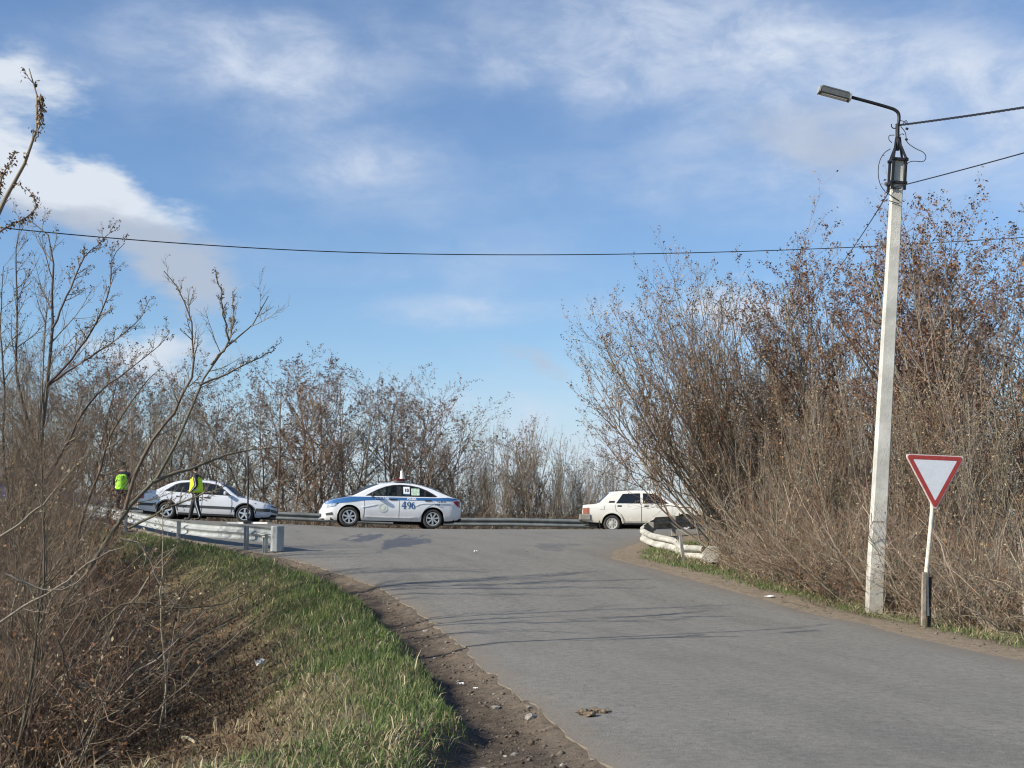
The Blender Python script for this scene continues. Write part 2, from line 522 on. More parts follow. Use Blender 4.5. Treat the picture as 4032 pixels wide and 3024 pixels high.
def green_w(x, y, e, left):
    """how much living grass grows at a place"""
    e = np.where(left, e - 0.38 * (1 - sstep(8.2, 10.5, y)) - 0.10 * bumps(x, y, 2.3, 9), e)
    p = 0.5 + 0.5 * bumps(x, y, 1.5, 11) + 0.35 * bumps(x, y, 4.0, 12)
    gl = sstep(0.62, 0.95, e) * (1 - sstep(1.55, 2.5, e)) * np.clip(p + 0.25, 0, 1)
    gl = np.where(y < 9.2, gl * 0.55 + 0.3 * np.clip(p, 0, 1) * sstep(0.9, 1.5, e) * sstep(7.2, 8.8, y), gl)
    gl = gl * np.where((y > 9.5) & (y < 13) & (e > 1.4), 0.3, 1)
    gr = sstep(0.35, 0.8, e) * (1 - sstep(1.2, 1.9, e)) * np.clip(p + 0.1, 0, 1) * (0.35 + 0.65 * sstep(18, 23, y))
    return np.where(left, gl, gr)
gw = green_w(XX.ravel(), YY.ravel(), EE.ravel(), LEFT.ravel())
cov = np.zeros((nx * ny, 3), np.float32)
er, lr, yr = EE.ravel(), LEFT.ravel(), YY.ravel()
cov[:, 0] = np.where(lr, sstep(0.8, 1.2, er) * 0.9, sstep(0.4, 0.9, er) * 0.8)
cov[:, 1] = gw
cov[:, 2] = np.where(lr, (1 - sstep(0.05, 0.4, er)) * 0.45, (1 - sstep(0.3 + 0.5 * sstep(20, 24, yr), 0.9 + 1.3 * sstep(20, 24, yr), er)) * 0.95)
at_ = gme.attributes.new('cover', 'FLOAT_VECTOR', 'POINT')
at_.data.foreach_set('vector', cov.ravel())
g_o = obj('ground', gme, ground_material(), smooth=True)
tag(g_o, 'brown earth verge, bank and ditch beside the asphalt road', 'ground', kind='structure')

# ------------------------------------------------------------------ asphalt
def cdt(poly, step, extra=None, jitter=0.25, rs=3):
    """triangulate an outline with a grid of inner points; returns 2D points, triangles"""
    P = np.array([(p[0], p[1]) for p in poly], float)
    lo, hi = P.min(0), P.max(0)
    X, Y = np.meshgrid(np.arange(lo[0], hi[0], step), np.arange(lo[1], hi[1], step))
    r = np.random.default_rng(rs)
    X = (X + r.uniform(-jitter, jitter, X.shape) * step).ravel(); Y = (Y + r.uniform(-jitter, jitter, Y.shape) * step).ravel()
    d = sdist(X, Y, P)
    k = d < -0.4 * step
    pts = [Vector((a, b)) for a, b in P] + [Vector((a, b)) for a, b in zip(X[k], Y[k])]
    n = len(P)
    v_, e_, f_, *_ = delaunay_2d_cdt(pts, [(i, (i + 1) % n) for i in range(n)], [], 1, 1e-6)
    return np.array([(p.x, p.y) for p in v_]), [tuple(f) for f in f_]
def road_material():
    m_ = bpy.data.materials.new('worn_asphalt')
    m_.use_nodes = True
    t = NT(m_.node_tree)
    b = t.n['Principled BSDF']
    b.inputs['Specular IOR Level'].default_value = 0.35
    P = t.node('ShaderNodeTexCoord').outputs['Object']
    al = t.m('ADD', t.m('MULTIPLY', t.sep(P)[0], DX), t.m('MULTIPLY', t.sep(P)[1], DY))
    ac = t.m('SUBTRACT', t.m('MULTIPLY', t.sep(P)[0], DY), t.m('MULTIPLY', t.sep(P)[1], DX))
    Q = t.comb(t.m('MULTIPLY', al, 0.16), ac, 0.0)
    grain = t.noise(P, 95.0, 4, 0.8)
    grit = t.noise(P, 42.0, 5, 0.75)
    patch = t.noise(P, 0.55, 7, 0.6)
    lanes = t.noise(Q, 1.3, 6, 0.6)
    c = t.mix(t.ramp(patch, 0.3, 0.7), (0.150, 0.141, 0.112), (0.218, 0.205, 0.166))
    c = t.mix(t.ramp(lanes, 0.40, 0.62, 0, 0.75), c, (0.232, 0.218, 0.182))
    c = t.mix(t.ramp(lanes, 0.47, 0.28, 0, 0.6), c, (0.115, 0.110, 0.098))
    c = t.mix(t.ramp(grit, 0.3, 0.7, 0.1, 0.8), c, t.mix(t.ramp(grain, 0.35, 0.65), (0.06, 0.059, 0.057), (0.33, 0.325, 0.31)))
    mid = t.noise(P, 11.0, 6, 0.7)
    c = t.mix(t.ramp(mid, 0.32, 0.55, 0.5, 0.0), c, (0.115, 0.108, 0.092))
    c = t.mix(t.ramp(mid, 0.52, 0.72, 0.0, 0.4), c, (0.27, 0.255, 0.215))
    pits = t.ramp(t.noise(P, 34.0, 3, 0.6), 0.64, 0.70)
    c = t.mix(t.m('MULTIPLY', pits, 0.75), c, (0.065, 0.06, 0.052))
    # dark wet patch on the crest and dried tar patches
    def stain(cx, cy, rx, ry, sc, thr, seed):
        d_ = t.vm('SUBTRACT', P, (cx, cy, 0.0))
        o_ = t.sep(d_)
        r2 = t.m('SQRT', t.m('ADD', t.m('POWER', t.m('DIVIDE', o_[0], rx), 2.0), t.m('POWER', t.m('DIVIDE', o_[1], ry), 2.0)))
        nn = t.noise(t.vm('MULTIPLY', t.vm('ADD', P, (seed, seed, 0.0)), (1.0, 0.2, 1.0)), sc, 8, 0.72)
        return t.ramp(t.m('SUBTRACT', nn, t.m('MULTIPLY', r2, 0.42)), thr, thr + 0.05)
    wx = hit(1590, 2132, H); wy = hit(2180, 2150, H); wz = hit(1450, 2115, H)
    wet = t.m('MAXIMUM', stain(wx.x, wx.y, 1.15, 4.5, 2.6, 0.25, 3.3), stain(wz.x, wz.y, 0.9, 4.0, 3.2, 0.30, 8.3))
    wet = t.m('MAXIMUM', wet, t.m('MULTIPLY', stain(wy.x, wy.y, 1.1, 4.0, 3.0, 0.34, 1.1), 0.45))
    spot = t.ramp(t.noise(t.vm('MULTIPLY', P, (1.0, 0.5, 1.0)), 3.1, 2, 0.5), 0.755, 0.775)
    c = t.mix(t.m('MULTIPLY', spot, 0.75), c, (0.045, 0.044, 0.042))
    c = t.mix(t.m('MULTIPLY', wet, 0.72), c, (0.052, 0.054, 0.062))
    # fine cracks
    crn = t.node('ShaderNodeTexNoise'); t.put(crn.inputs['Vector'], P); crn.inputs['Scale'].default_value = 2.2; crn.inputs['Detail'].default_value = 6
    vo = t.node('ShaderNodeTexVoronoi', feature='DISTANCE_TO_EDGE')
    t.put(vo.inputs['Vector'], t.vm('ADD', P, t.vm('MULTIPLY', crn.outputs[1], (0.9, 0.9, 0.0))))
    vo.inputs['Scale'].default_value = 0.7
    crack = t.m('MULTIPLY', t.ramp(vo.outputs['Distance'], 0.0, 0.011, 1.0, 0.0), t.ramp(patch, 0.46, 0.56))
    c = t.mix(t.m('MULTIPLY', crack, 0.3), c, (0.05, 0.048, 0.045))
    # dust brought in from the verges
    ed = t.node('ShaderNodeAttribute', attribute_name='edge').outputs[2]
    dn = t.noise(P, 2.2, 8, 0.7)
    dust = t.ramp(t.m('SUBTRACT', t.m('MULTIPLY', dn, 0.75), ed), 0.0, 0.42)
    c = t.mix(t.m('MULTIPLY', dust, 0.8), c, t.mix(t.ramp(grit, 0.3, 0.7), (0.15, 0.125, 0.098), (0.25, 0.215, 0.17)))
    t.put(b.inputs['Base Color'], c)
    t.put(b.inputs['Roughness'], t.m('SUBTRACT', 0.88, t.m('MULTIPLY', wet, 0.38)))
    bn = t.node('ShaderNodeBump')
    bn.inputs['Strength'].default_value = 0.55
    bn.inputs['Distance'].default_value = 0.012
    t.put(bn.inputs['Height'], t.m('SUBTRACT', t.m('ADD', grain, t.m('MULTIPLY', grit, 1.2)), t.m('MULTIPLY', crack, 0.6)))
    t.l.new(bn.outputs[0], b.inputs['Normal'])
    return m_
rp, rf = cdt(road, 0.42)
rz = H(rp[:, 0], rp[:, 1])
re_ = -sdist(rp[:, 0], rp[:, 1])
nearw = np.clip(re_, 0, 4)
rz = rz - 0.035 * (1 - sstep(0, 0.5, re_)) + 0.006 * bumps(rp[:, 0], rp[:, 1], 1.1, 21)
nb = len(road)
RV = np.concatenate([np.c_[rp, rz], np.c_[ROAD, rz[:len(ROAD)] - 0.001], np.c_[ROAD, H(ROAD[:, 0], ROAD[:, 1]) - 0.2]])
# outline vertices come first in the triangulation, in order
skirt = [(len(rp) + i, len(rp) + (i + 1) % nb, len(rp) + nb + (i + 1) % nb, len(rp) + nb + i) for i in range(nb)]
tris_ = [f for f in rf if len(f) == 3]
rme = fast_mesh('side_road', RV, tris_, skirt)
ea = rme.attributes.new('edge', 'FLOAT', 'POINT')
rt_side = (rp[:, 0] * DY - rp[:, 1] * DX > 6.8) & (rp[:, 1] < 37)
ev = np.concatenate([np.clip(re_, 0, 50) * np.where(rt_side, 0.45, 1.0), np.zeros(2 * nb)])
ea.data.foreach_set('value', ev.astype(np.float32))
rd = obj('road', rme, road_material())
rme.polygons.foreach_set('use_smooth', np.r_[np.ones(len(tris_), bool), np.zeros(nb, bool)])
bm_ = bmesh.new(); bm_.from_mesh(rme); bmesh.ops.recalc_face_normals(bm_, faces=bm_.faces); bm_.to_mesh(rme); bm_.free()
tag(rd, 'worn grey asphalt road climbing to the junction', 'road', kind='structure')
# ------------------------------------------------------------------ guardrails
WPROF = [(0.0, 0.155), (0.012, 0.150), (0.07, 0.125), (0.082, 0.108), (0.082, 0.065), (0.07, 0.048), (0.012, 0.02), (0.0, 0.008),
         (0.0, -0.008), (0.012, -0.02), (0.07, -0.048), (0.082, -0.065), (0.082, -0.108), (0.07, -0.125), (0.012, -0.150), (0.0, -0.155)]
def w_beam(path, face, thick=0.006, tilt=None, dent=None):
    """W-shaped beam along 3D path (beam centre); face = sign of the side the ribs stand out to"""
    mb = MB()
    n = len(path)
    prof = WPROF + [(a - thick, b) for a, b in WPROF[::-1]]
    k = len(prof)
    V, F = [], []
    for i, p in enumerate(path):
        t = (path[min(i + 1, n - 1)] - path[max(i - 1, 0)]); t.z = 0; t.normalize()
        side = Vector((t.y, -t.x, 0)) * face
        tl = tilt[i] if tilt else 0
        up = (Vector((0, 0, 1)) * math.cos(tl) + side * math.sin(tl))
        sd = (side * math.cos(tl) - Vector((0, 0, 1)) * math.sin(tl))
        for j, (a, b) in enumerate(prof):
            dd = dent(i, b) if dent else 0
            V.append(p + sd * (a + dd) + up * b)
    for i in range(n - 1):
        for j in range(k):
            j2 = (j + 1) % k
            F.append((i * k + j, (i + 1) * k + j, (i + 1) * k + j2, i * k + j2))
    F.append(tuple(range(k))); F.append(tuple((n - 1) * k + j for j in range(k))[::-1])
    mb.add(V, F)
    return mb
def resample(pts, step):
    pts = [Vector(p) for p in pts]
    out = [pts[0]]
    for a, b in zip(pts[:-1], pts[1:]):
        n = max(1, round((b - a).length / step))
        out += [a.lerp(b, (i + 1) / n) for i in range(n)]
    return out
def smooth_path(pts, it=2):
    for _ in range(it):
        q = [pts[0]]
        for a, b in zip(pts[:-1], pts[1:]):
            q += [a.lerp(b, 0.25), a.lerp(b, 0.75)]
        pts = q + [pts[-1]]
    return pts
def post_mesh(h, w=0.11, d=0.06, cap=False):
    mb = MB()                                       # C-section post
    mb.box((0, 0, h / 2 - 0.15), (w, 0.008, h + 0.3))
    mb.box((-w / 2 + 0.004, d / 2 + 0.003, h / 2 - 0.15), (0.008, d, h + 0.3))
    mb.box((w / 2 - 0.004, d / 2 + 0.003, h / 2 - 0.15), (0.008, d, h + 0.3))
    if cap:
        mb.box((0, 0.03, h + 0.012), (w * 2.0, d * 2.2, 0.024))
        mb.box((0, 0.03, h - 0.03), (w * 1.2, d * 1.4, 0.03))
    return mb
# far rail along the outer edge of the main road
fr = thing('guardrail', 'long low steel guardrail along the far edge of the main road behind the cars', 'guardrail', (0, 47.6, 0))
fr.location = (0, 47.6, 0)
fpath = []
for x in np.arange(-34, 30.1, 1.0):
    y = 47.6 + 0.0 * x
    fpath.append(Vector((x, y, float(H(x, 47.2)) - 0.02 + 0.46)))
fl = [p - Vector((0, 47.6, 0)) for p in fpath]
w_beam(fl, 1).build('beam', M_galv_old, fr, smooth=True)
pm = None
for i, p in enumerate(fl[1::3]):
    if pm is None:
        po = post_mesh(0.72).build('post', M_galv_old, fr)
        pm = po
    else:
        po = pm.copy(); COL.objects.link(po)
    po.location = (p.x, 0.02, p.z - 0.56)
# left rail, bright galvanised, curving from the side road round onto the main road
e0 = ground_hit(1085, 2182)
lp = [Vector((e0.x, e0.y, 0)), Vector((e0.x - 0.75, e0.y + 1.1, 0)), Vector((-6.9, 28.6, 0)), Vector((-9.0, 32.2, 0)), Vector((-11.8, 36.0, 0)), Vector((-15.5, 38.2, 0)), Vector((-22, 39.5, 0)), Vector((-32, 40.2, 0))]
lp = resample(smooth_path(lp, 2), 0.5)
def lift(p, h):
    return Vector((p.x, p.y, max(float(H(p.x, p.y)) - 0.08, Gz(p.x, p.y)) + h))
lrail = thing('guardrail', 'bright galvanised guardrail curving from the left road edge towards the silver sedan', 'guardrail', (e0.x, e0.y, 0))
lc = [lift(p, 0.36) for p in lp]
for i in range(2):                      # even out the top line
    lc = [lc[0]] + [Vector((b.x, b.y, (a.z + b.z + c.z) / 3)) for a, b, c in zip(lc[:-2], lc[1:-1], lc[2:])] + [lc[-1]]
ll = [p - lrail.location for p in lc]
w_beam(ll, 1).build('beam', M_galv, lrail, smooth=True)
for k, i in enumerate([1, 5, 13, 21, 29, 37]):
    if i >= len(ll):
        continue
    p = ll[i]; q = ll[min(i + 1, len(ll) - 1)]
    t = (q - p).normalized(); nrm = Vector((-t.y, t.x, 0)) * 0.075
    gz = Gz(lc[i].x - 0.1, lc[i].y)
    hgt = (p.z - gz + 0.16) if k else (p.z - gz + 0.02)
    po = post_mesh(hgt, cap=(k == 0)).build('post', M_galv, lrail)
    off = Vector((-t.y, t.x, 0)) * (-0.16 if k == 0 else -0.09)
    off = Vector((off.x, off.y, 0))
    if off.x > 0:
        off = -off
    po.location = (p.x + off.x, p.y + off.y - 0.02, gz)
    po.rotation_euler = (0, 0, math.atan2(t.y, t.x))
# folded end plate
mb = MB()
ang = math.atan2((ll[1] - ll[0]).y, (ll[1] - ll[0]).x)
shape = [(0.0, 0.06), (-0.05, 0.16), (-0.16, 0.17), (-0.22, 0.09), (-0.22, -0.02), (-0.16, -0.09), (-0.05, -0.08)]
mb.prism(shape, -0.3, 0.215)
ep = mb.build('end_plate', M_galv, lrail, bevel=0.012)
ep.location = (ll[0].x + 0.02, ll[0].y, ll[0].z)
ep.rotation_euler = (0, R(-1.5), ang)
# right rail: whitewashed, bent and sagging
r0 = ground_hit(2765, 2212); r1 = ground_hit(2542, 2160)
rail_c = [Vector((r0.x + 0.02, r0.y, r0.z + 0.17)), Vector((r0.x - 0.32, r0.y + 0.4, r0.z + 0.20)), Vector(r0.lerp(r1, 0.45)) + Vector((0, 0, 0.22)), Vector(r1) + Vector((0.02, 0, 0.22)),
          Vector((r1.x + 0.12, r1.y + 1.6, float(H(r1.x, r1.y + 1.6)) + 0.27)), Vector((r1.x + 0.75, r1.y + 4.4, float(H(r1.x, r1.y + 4.0)) + 0.34)), Vector((6.0, 35.9, float(H(6.0, 35.9)) + 0.36)), Vector((12, 36.9, float(H(12, 36.9)) + 0.36))]
rrail = thing('guardrail', 'bent whitewashed guardrail sagging at the right corner in front of the thicket', 'guardrail', (r0.x, r0.y, 0))
rr_ = resample(rail_c[:3] + smooth_path(rail_c[2:6], 2)[1:] + rail_c[6:], 0.16)
rr_ = [p - rrail.location for p in rr_]
rg = np.random.default_rng(8)
dents = rg.normal(0, 0.012, (len(rr_), 3))
for _ in range(2):
    dents[1:-1] = (dents[:-2] + 2 * dents[1:-1] + dents[2:]) / 3.2
w_beam(rr_, -1, tilt=[0.22 * math.exp(-i / 14) - 0.03 * math.sin(i * 0.4) for i in range(len(rr_))],
       dent=lambda i, b: dents[i, 0] + (dents[i, 1] if b > 0 else dents[i, 2])).build('beam', M_rail_white, rrail, smooth=True)
# crumpled flap at the torn end
mb = MB()
fl_ = [(-0.06, -0.17), (0.06, -0.2), (0.30, -0.19), (0.36, -0.02), (0.34, 0.15), (0.12, 0.17), (0.05, 0.10), (-0.02, 0.02)]
Mx = Matrix.Translation((0.02, -0.02, rr_[0].z)) @ Euler((R(90), 0, R(-12))).to_matrix().to_4x4()
mb.prism(fl_, -0.03, 0.05, M=Mx)
mb.build('bent_end_plate', M_rail_white, rrail, bevel=0.02)
po = post_mesh(0.52, 0.06, 0.05).build('post', M_rail_white, rrail)
pp = ground_hit(2690, 2206)
po.location = pp - rrail.location - Vector((0, 0.08, 0)); po.rotation_euler = (R(2), R(-7), R(10))
for i in (28, 44, 60):
    if i < len(rr_):
        po = post_mesh(0.6).build('post', M_rail_white, rrail)
        q = rr_[i]; po.location = (q.x + 0.1, q.y + 0.05, q.z - 0.42)

# ------------------------------------------------------------------ lamp post
pb = ground_hit(3438, 2412)
PD = pb.y
ptop = at(3536, 628, PD)
lean = (ptop - pb)
lamp = thing('street_lamp', 'tall white concrete lamp post leaning slightly, with black bracket and grey lamp head', 'street lamp', pb)
ph = lean.length
shear = Vector((lean.x, lean.y, lean.z)).to_track_quat('Z', 'Y')
mb = MB()
b2, t2 = 0.118, 0.083
sec = lambda w_, d_, c_: [(-w_ + c_, -d_), (w_ - c_, -d_), (w_, -d_ + c_), (w_, d_ - c_), (w_ - c_, d_), (-w_ + c_, d_), (-w_, d_ - c_), (-w_, -d_ + c_)]
rows = []
nseg = 12
for i in range(nseg + 1):
    f = i / nseg
    w_ = b2 * (1 - f) + t2 * f
    c0 = lean * f
    rows.append([Vector((x, y, 0)) + c0 for x, y in sec(w_, w_ * 0.86, 0.012)])
rows[0] = [p - Vector((0, 0, 0.25)) for p in rows[0]]
V = [p for r_ in rows for p in r_]
F = [(i * 8 + j, i * 8 + (j + 1) % 8, (i + 1) * 8 + (j + 1) % 8, (i + 1) * 8 + j) for i in range(nseg) for j in range(8)]
F.append(tuple(nseg * 8 + j for j in range(8)))
mb.add(V, F)
mb.build('pole', M_concrete, lamp)
Lp = lambda px, py, D=None: at(px, py, PD if D is None else D) - pb
M = Matrix.Translation(lean) @ shear.to_matrix().to_4x4()
mb = MB()
wv = t2 + 0.016
for sx in (-1, 1):
    for sy in (-1, 1):
        p0, p1 = M @ Vector((sx * wv, sy * wv, -0.50)), M @ Vector((sx * wv, sy * wv, -0.02))
        mb.box((p0 + p1) / 2, (0.038, 0.038, 0.5), shear.to_matrix())
for z, ex in ((-0.02, 0.03), (-0.40, 0.012)):
    for sx in (-1, 1):
        mb.box(M @ Vector((sx * (wv + 0.004), 0, z)), (0.03, 2 * wv + 0.07, 0.042), shear.to_matrix())
        mb.box(M @ Vector((0, sx * (wv + 0.004), z + 0.003)), (2 * wv + 0.075, 0.03, 0.042), shear.to_matrix())
mb.box(M @ Vector((wv + 0.06, -wv, -0.40)), (0.1, 0.05, 0.05), shear.to_matrix())
apex = Lp(3536, 540)
for sx in (-1, 1):
    for sy in (-1, 1):
        mb.tube([M @ Vector((sx * wv, sy * wv, 0.0)), apex + Vector((sx * 0.02, sy * 0.02, 0))], 0.02, 6)
mb.tube([Lp(3534, 592), Lp(3534, 488)], 0.033, 10)
mb.build('bracket', M_black_metal, lamp)
mb = MB()
apts = [Lp(3535, 500), Lp(3540, 474), Lp(3540, 455), Lp(3536, 443), Lp(3526, 434), Lp(3512, 427), Lp(3440, 406), Lp(3346, 381)]
mb.tube(smooth_path(apts, 1), 0.026, 10)
mb.build('arm', M_black_metal, lamp, smooth=True)
h0, h1 = Lp(3346, 384), Lp(3226, 352)
ax = (h1 - h0)
q = ax.to_track_quat('Y', 'Z').to_matrix()
mb = MB()
L_ = ax.length
hs = [(-0.08, -0.045), (-0.06, -0.062), (0.06, -0.062), (0.08, -0.045), (0.08, 0.028), (0.05, 0.05), (-0.05, 0.05), (-0.08, 0.03)]
Mh = Matrix.Translation(h0) @ q.to_4x4() @ Matrix.Rotation(R(90), 4, 'X').inverted()
mb.prism([(x, -y) for x, y in hs], 0.012, L_ - 0.012, M=Mh)
for i in range(9):
    x = -0.064 + i * 0.016
    mb.prism([(x - 0.003, -0.046), (x + 0.003, -0.046), (x + 0.003, -0.065), (x - 0.003, -0.065)], 0.03, L_ - 0.03, M=Mh)
hd = mb.build('lamp_head', mat('lamp_housing', (0.12, 0.125, 0.12), 0.5, 0.3, 0.15, 12), lamp)
cs = [(x * 1.08, -y * 1.08) for x, y in hs]
M_pale = mat('pale_plastic', (0.32, 0.32, 0.30), 0.5)
for z_ in (0.0, L_):
    mb = MB(); mb.prism(cs, z_ - 0.012, z_ + 0.012, M=Mh); mb.build('end_cap', M_pale, hd)
mb = MB()
mb.prism([(-0.055, 0.0625), (0.055, 0.0625), (0.055, 0.068), (-0.055, 0.068)], 0.04, L_ - 0.04, M=Mh)
mb.build('lens', mat('lamp_lens', (0.75, 0.76, 0.74), 0.25), hd)
mb = MB()
hk = [Lp(3528, 505), Lp(3516, 505), Lp(3509, 497), Lp(3511, 488)]
mb.tube(hk, 0.009, 6)
mb.build('hook', M_black_metal, lamp, smooth=True)
for pts in ([(3546, 498), (3566, 520), (3568, 545), (3570, 560), (3600, 583), (3640, 600), (3648, 622), (3636, 638), (3605, 634), (3582, 636), (3568, 650), (3564, 672)],
            [(3506, 586), (3480, 602), (3460, 640), (3457, 690), (3466, 730), (3486, 755)],
            [(3522, 532), (3500, 532), (3499, 550), (3512, 562)],
            [(3544, 474), (3564, 480), (3574, 494), (3570, 470), (3556, 486)],
            [(3540, 535), (3552, 525), (3560, 532)]):
    mb = MB()
    mb.tube(smooth_path([Lp(a, b, PD - 0.12) for a, b in pts], 2), 0.0065, 5)
    mb.build('hanging_wire', M_cable, lamp, smooth=True)
for px_, py_ in ((3571, 507), (3569, 549)):
    mb = MB(); mb.box(Lp(px_, py_, PD - 0.12), (0.042, 0.033, 0.03), (0, 0.4, 0)); mb.build('clamp', M_black_plastic, lamp, bevel=0.004)
mb = MB()
for pts in ([(3486, 760), (3509, 741), (3548, 741)], [(3492, 760), (3540, 790)], [(3500, 790), (3541, 803)]):
    mb.tube([Lp(a, b, PD - 0.1) for a, b in pts], 0.007, 5)
mb.build('cable_tie', M_cable, lamp)

# ------------------------------------------------------------------ overhead cables
def cable(name, label, pts, rad, twist=False):
    """pts already sagging; twisted bundle if asked"""
    mb = MB()
    if twist:
        for k in range(3):
            q_ = []
            for i, p in enumerate(pts):
                a = i * 1.05 + k * 2.094
                q_.append(p + Vector((0, math.cos(a), math.sin(a))) * rad * 1.05)
            mb.tube(q_, rad, 5)
    else:
        mb.tube(pts, rad, 6)
    o = mb.build(name, M_cable, None, smooth=True)
    tag(o, label, 'cable', 'overhead cables')
    return o
def span(a, b, sag, n):
    return [a.lerp(b, i / n) - Vector((0, 0, 4 * sag * (i / n) * (1 - i / n))) for i in range(n + 1)]
cable('overhead_cable', 'twisted black cable bundle rising to the right from the top of the lamp post', span(at(3540, 493, PD), at(3540, 493, PD) + (at(4032, 423, PD - 3.0) + Vector((0, 0, 0.139)) - at(3540, 493, PD)) * 6, 0.25, 340), 0.0095, True)
a_ = at(3509, 741, PD - 0.02); b_ = at(4032, 602, PD - 3.2)
cable('overhead_cable', 'single black cable rising to the right from below the lamp post bracket', span(a_, a_ + (b_ + Vector((0, 0, 0.139)) - a_) * 6, 0.25, 120), 0.0085)
cable('overhead_cable', 'black cable dropping from the lamp post into the right-hand thicket', span(a_, at(3180, 1200, PD + 16), 0.15, 60), 0.0085)
pts = [at(px, py, D) for px, py, D in ((-900, 800, 22), (0, 897, 24), (400, 935, 25), (800, 965, 26.2), (1200, 988, 27.3), (1600, 1000, 28.4), (2000, 1004, 29.5), (2400, 1002, 30.6), (2800, 994, 31.7), (3200, 981, 32.8), (3600, 962, 34), (4500, 905, 36.5))]
cable('overhead_cable', 'long black cable sagging right across the sky above the junction', smooth_path(pts, 3), 0.0108)

# ------------------------------------------------------------------ give-way sign
sb = ground_hit(3644, 2470)
stop = at(3672, 2010, sb.y - 0.02)
sign = thing('road_sign', 'triangular give-way sign with red border and blank white face on a pale post', 'road sign', sb)
ctr = at(3682, 1865, sb.y - 0.02) - sb
ax_ = (at(3676, 2012, sb.y - 0.02) - sb)
mb = MB()
low = at(3650, 2252, sb.y) - sb
bk = Vector((0, 0.06, 0))
mb.tube([low - Vector((0, 0, 0.6)) - Vector((0.005, 0, 0)) + bk * 0.3, low + bk * 0.4, ax_ + bk, ctr + Vector((0, 0.06, 0.25))], 0.029, 12)
mb.build('post', M_sign_post, sign, smooth=True)
mb = MB()
tq = Vector((low.x - 0.005, low.y, low.z)).to_track_quat('Z', 'Y').to_matrix()
mb.box(Vector((low.x - 0.045, -0.015, low.z)) * 0.5 + Vector((-0.02, 0, -0.1)), (0.06, 0.055, low.length + 0.2), tq)
mb.build('timber_stub', M_wood, sign, bevel=0.006)
mb = MB()
mb.box(Vector((low.x + 0.05, 0.03, low.z)) * 0.5 + Vector((0.02, 0.0, -0.12)), (0.038, 0.04, low.length + 0.1), tq)
mb.build('shaded_stub', M_black_metal, sign)  # shadow on the right of the stub, put in as black colour
def rounded_tri(side, r_, n=6):
    h_ = side * math.sqrt(3) / 2
    vs = [Vector((-side / 2, h_ / 3)), Vector((0, -2 * h_ / 3)), Vector((side / 2, h_ / 3))]
    out = []
    for i in range(3):
        c_ = vs[i]; pr = (vs[i - 1] - c_).normalized(); nx_ = (vs[(i + 1) % 3] - c_).normalized()
        bis = (pr + nx_).normalized(); cc = c_ + bis * (r_ / math.sin(R(30)))
        a0 = cc + (c_ + pr * (r_ / math.tan(R(30))) - cc); a1 = c_ + nx_ * (r_ / math.tan(R(30)))
        s0 = math.atan2((a0 - cc).y, (a0 - cc).x); s1 = math.atan2((a1 - cc).y, (a1 - cc).x)
        d_ = (s1 - s0 + math.pi) % (2 * math.pi) - math.pi
        out += [cc + Vector((math.cos(s0 + d_ * k / n), math.sin(s0 + d_ * k / n))) * r_ for k in range(n + 1)]
    return [(p.x, p.y) for p in out]
yaw = R(9)
Ms = Matrix.Translation(ctr) @ Matrix.Rotation(R(2.0), 4, 'Y') @ Matrix.Rotation(yaw, 4, 'Z') @ Matrix.Rotation(R(90), 4, 'X')
SS = 0.90
mb = MB(); mb.prism(rounded_tri(SS, 0.035), -0.018, 0.0, M=Ms)
rim_me = mb.build('backing_plate', mat('pale_sign_rim', (0.72, 0.60, 0.56), 0.5, 0, 0.15, 20), sign)
def ring(out_s, out_r, in_s, in_r, z0, z1, mat_, name):
    A, B = rounded_tri(out_s, out_r), rounded_tri(in_s, in_r)
    n_ = len(A)
    mb_ = MB()
    mb_.add([Ms @ Vector((x, y, z1)) for x, y in A] + [Ms @ Vector((x, y, z1)) for x, y in B], [(i, (i + 1) % n_, n_ + (i + 1) % n_, n_ + i) for i in range(n_)])
    mb_.add([Ms @ Vector((x, y, z1)) for x, y in A] + [Ms @ Vector((x, y, z0)) for x, y in A], [(i, (i + 1) % n_, n_ + (i + 1) % n_, n_ + i) for i in range(n_)])
    return mb_.build(name, mat_, sign)
ring(SS - 0.045, 0.032, SS - 0.245, 0.008, 0.0, 0.004, M_sign_red, 'red_border')
mb = MB(); mb.prism(rounded_tri(SS - 0.246, 0.008), 0.0, 0.003, M=Ms); mb.build('white_face', M_sign_white, sign)
for dz_ in (0.12, -0.2):
    mb = MB(); mb.box(ctr + Vector((0, 0.045, dz_)), (0.1, 0.05, 0.03)); mb.build('clamp', M_galv_old, sign)
# ------------------------------------------------------------------ cars
def paint(name, col, var=0.03, rough=0.28, dirt=None):
    return mat(name, col, rough, 0.0, var, 2.5, 0, 1, 0.5, coat=0.6, dirt=dirt)
P_white = paint('white_car_paint', (0.80, 0.81, 0.82), dirt=((0.45, 0.42, 0.38), 0.15, 0.75, 0.55))
P_blue = paint('police_blue_paint', (0.045, 0.155, 0.37))
P_silver = paint('silver_white_car_paint', (0.66, 0.68, 0.72), dirt=((0.34, 0.31, 0.27), 0.1, 0.6, 0.6))
P_cream = paint('chalky_white_car_paint', (0.70, 0.69, 0.63), rough=0.4, dirt=((0.38, 0.32, 0.23), 0.25, 0.85, 0.75))
P_dark_blue = paint('dark_blue_car_paint', (0.025, 0.05, 0.26))
M_glass_side = bpy.data.materials.new('clear_side_glass'); M_glass_side.use_nodes = True
_t = NT(M_glass_side.node_tree); _b = _t.n['Principled BSDF']
_b.inputs['Base Color'].default_value = (0.012, 0.015, 0.016, 1); _b.inputs['Roughness'].default_value = 0.04
_tr = _t.node('ShaderNodeBsdfTransparent'); _tr.inputs[0].default_value = (0.78, 0.86, 0.84, 1)
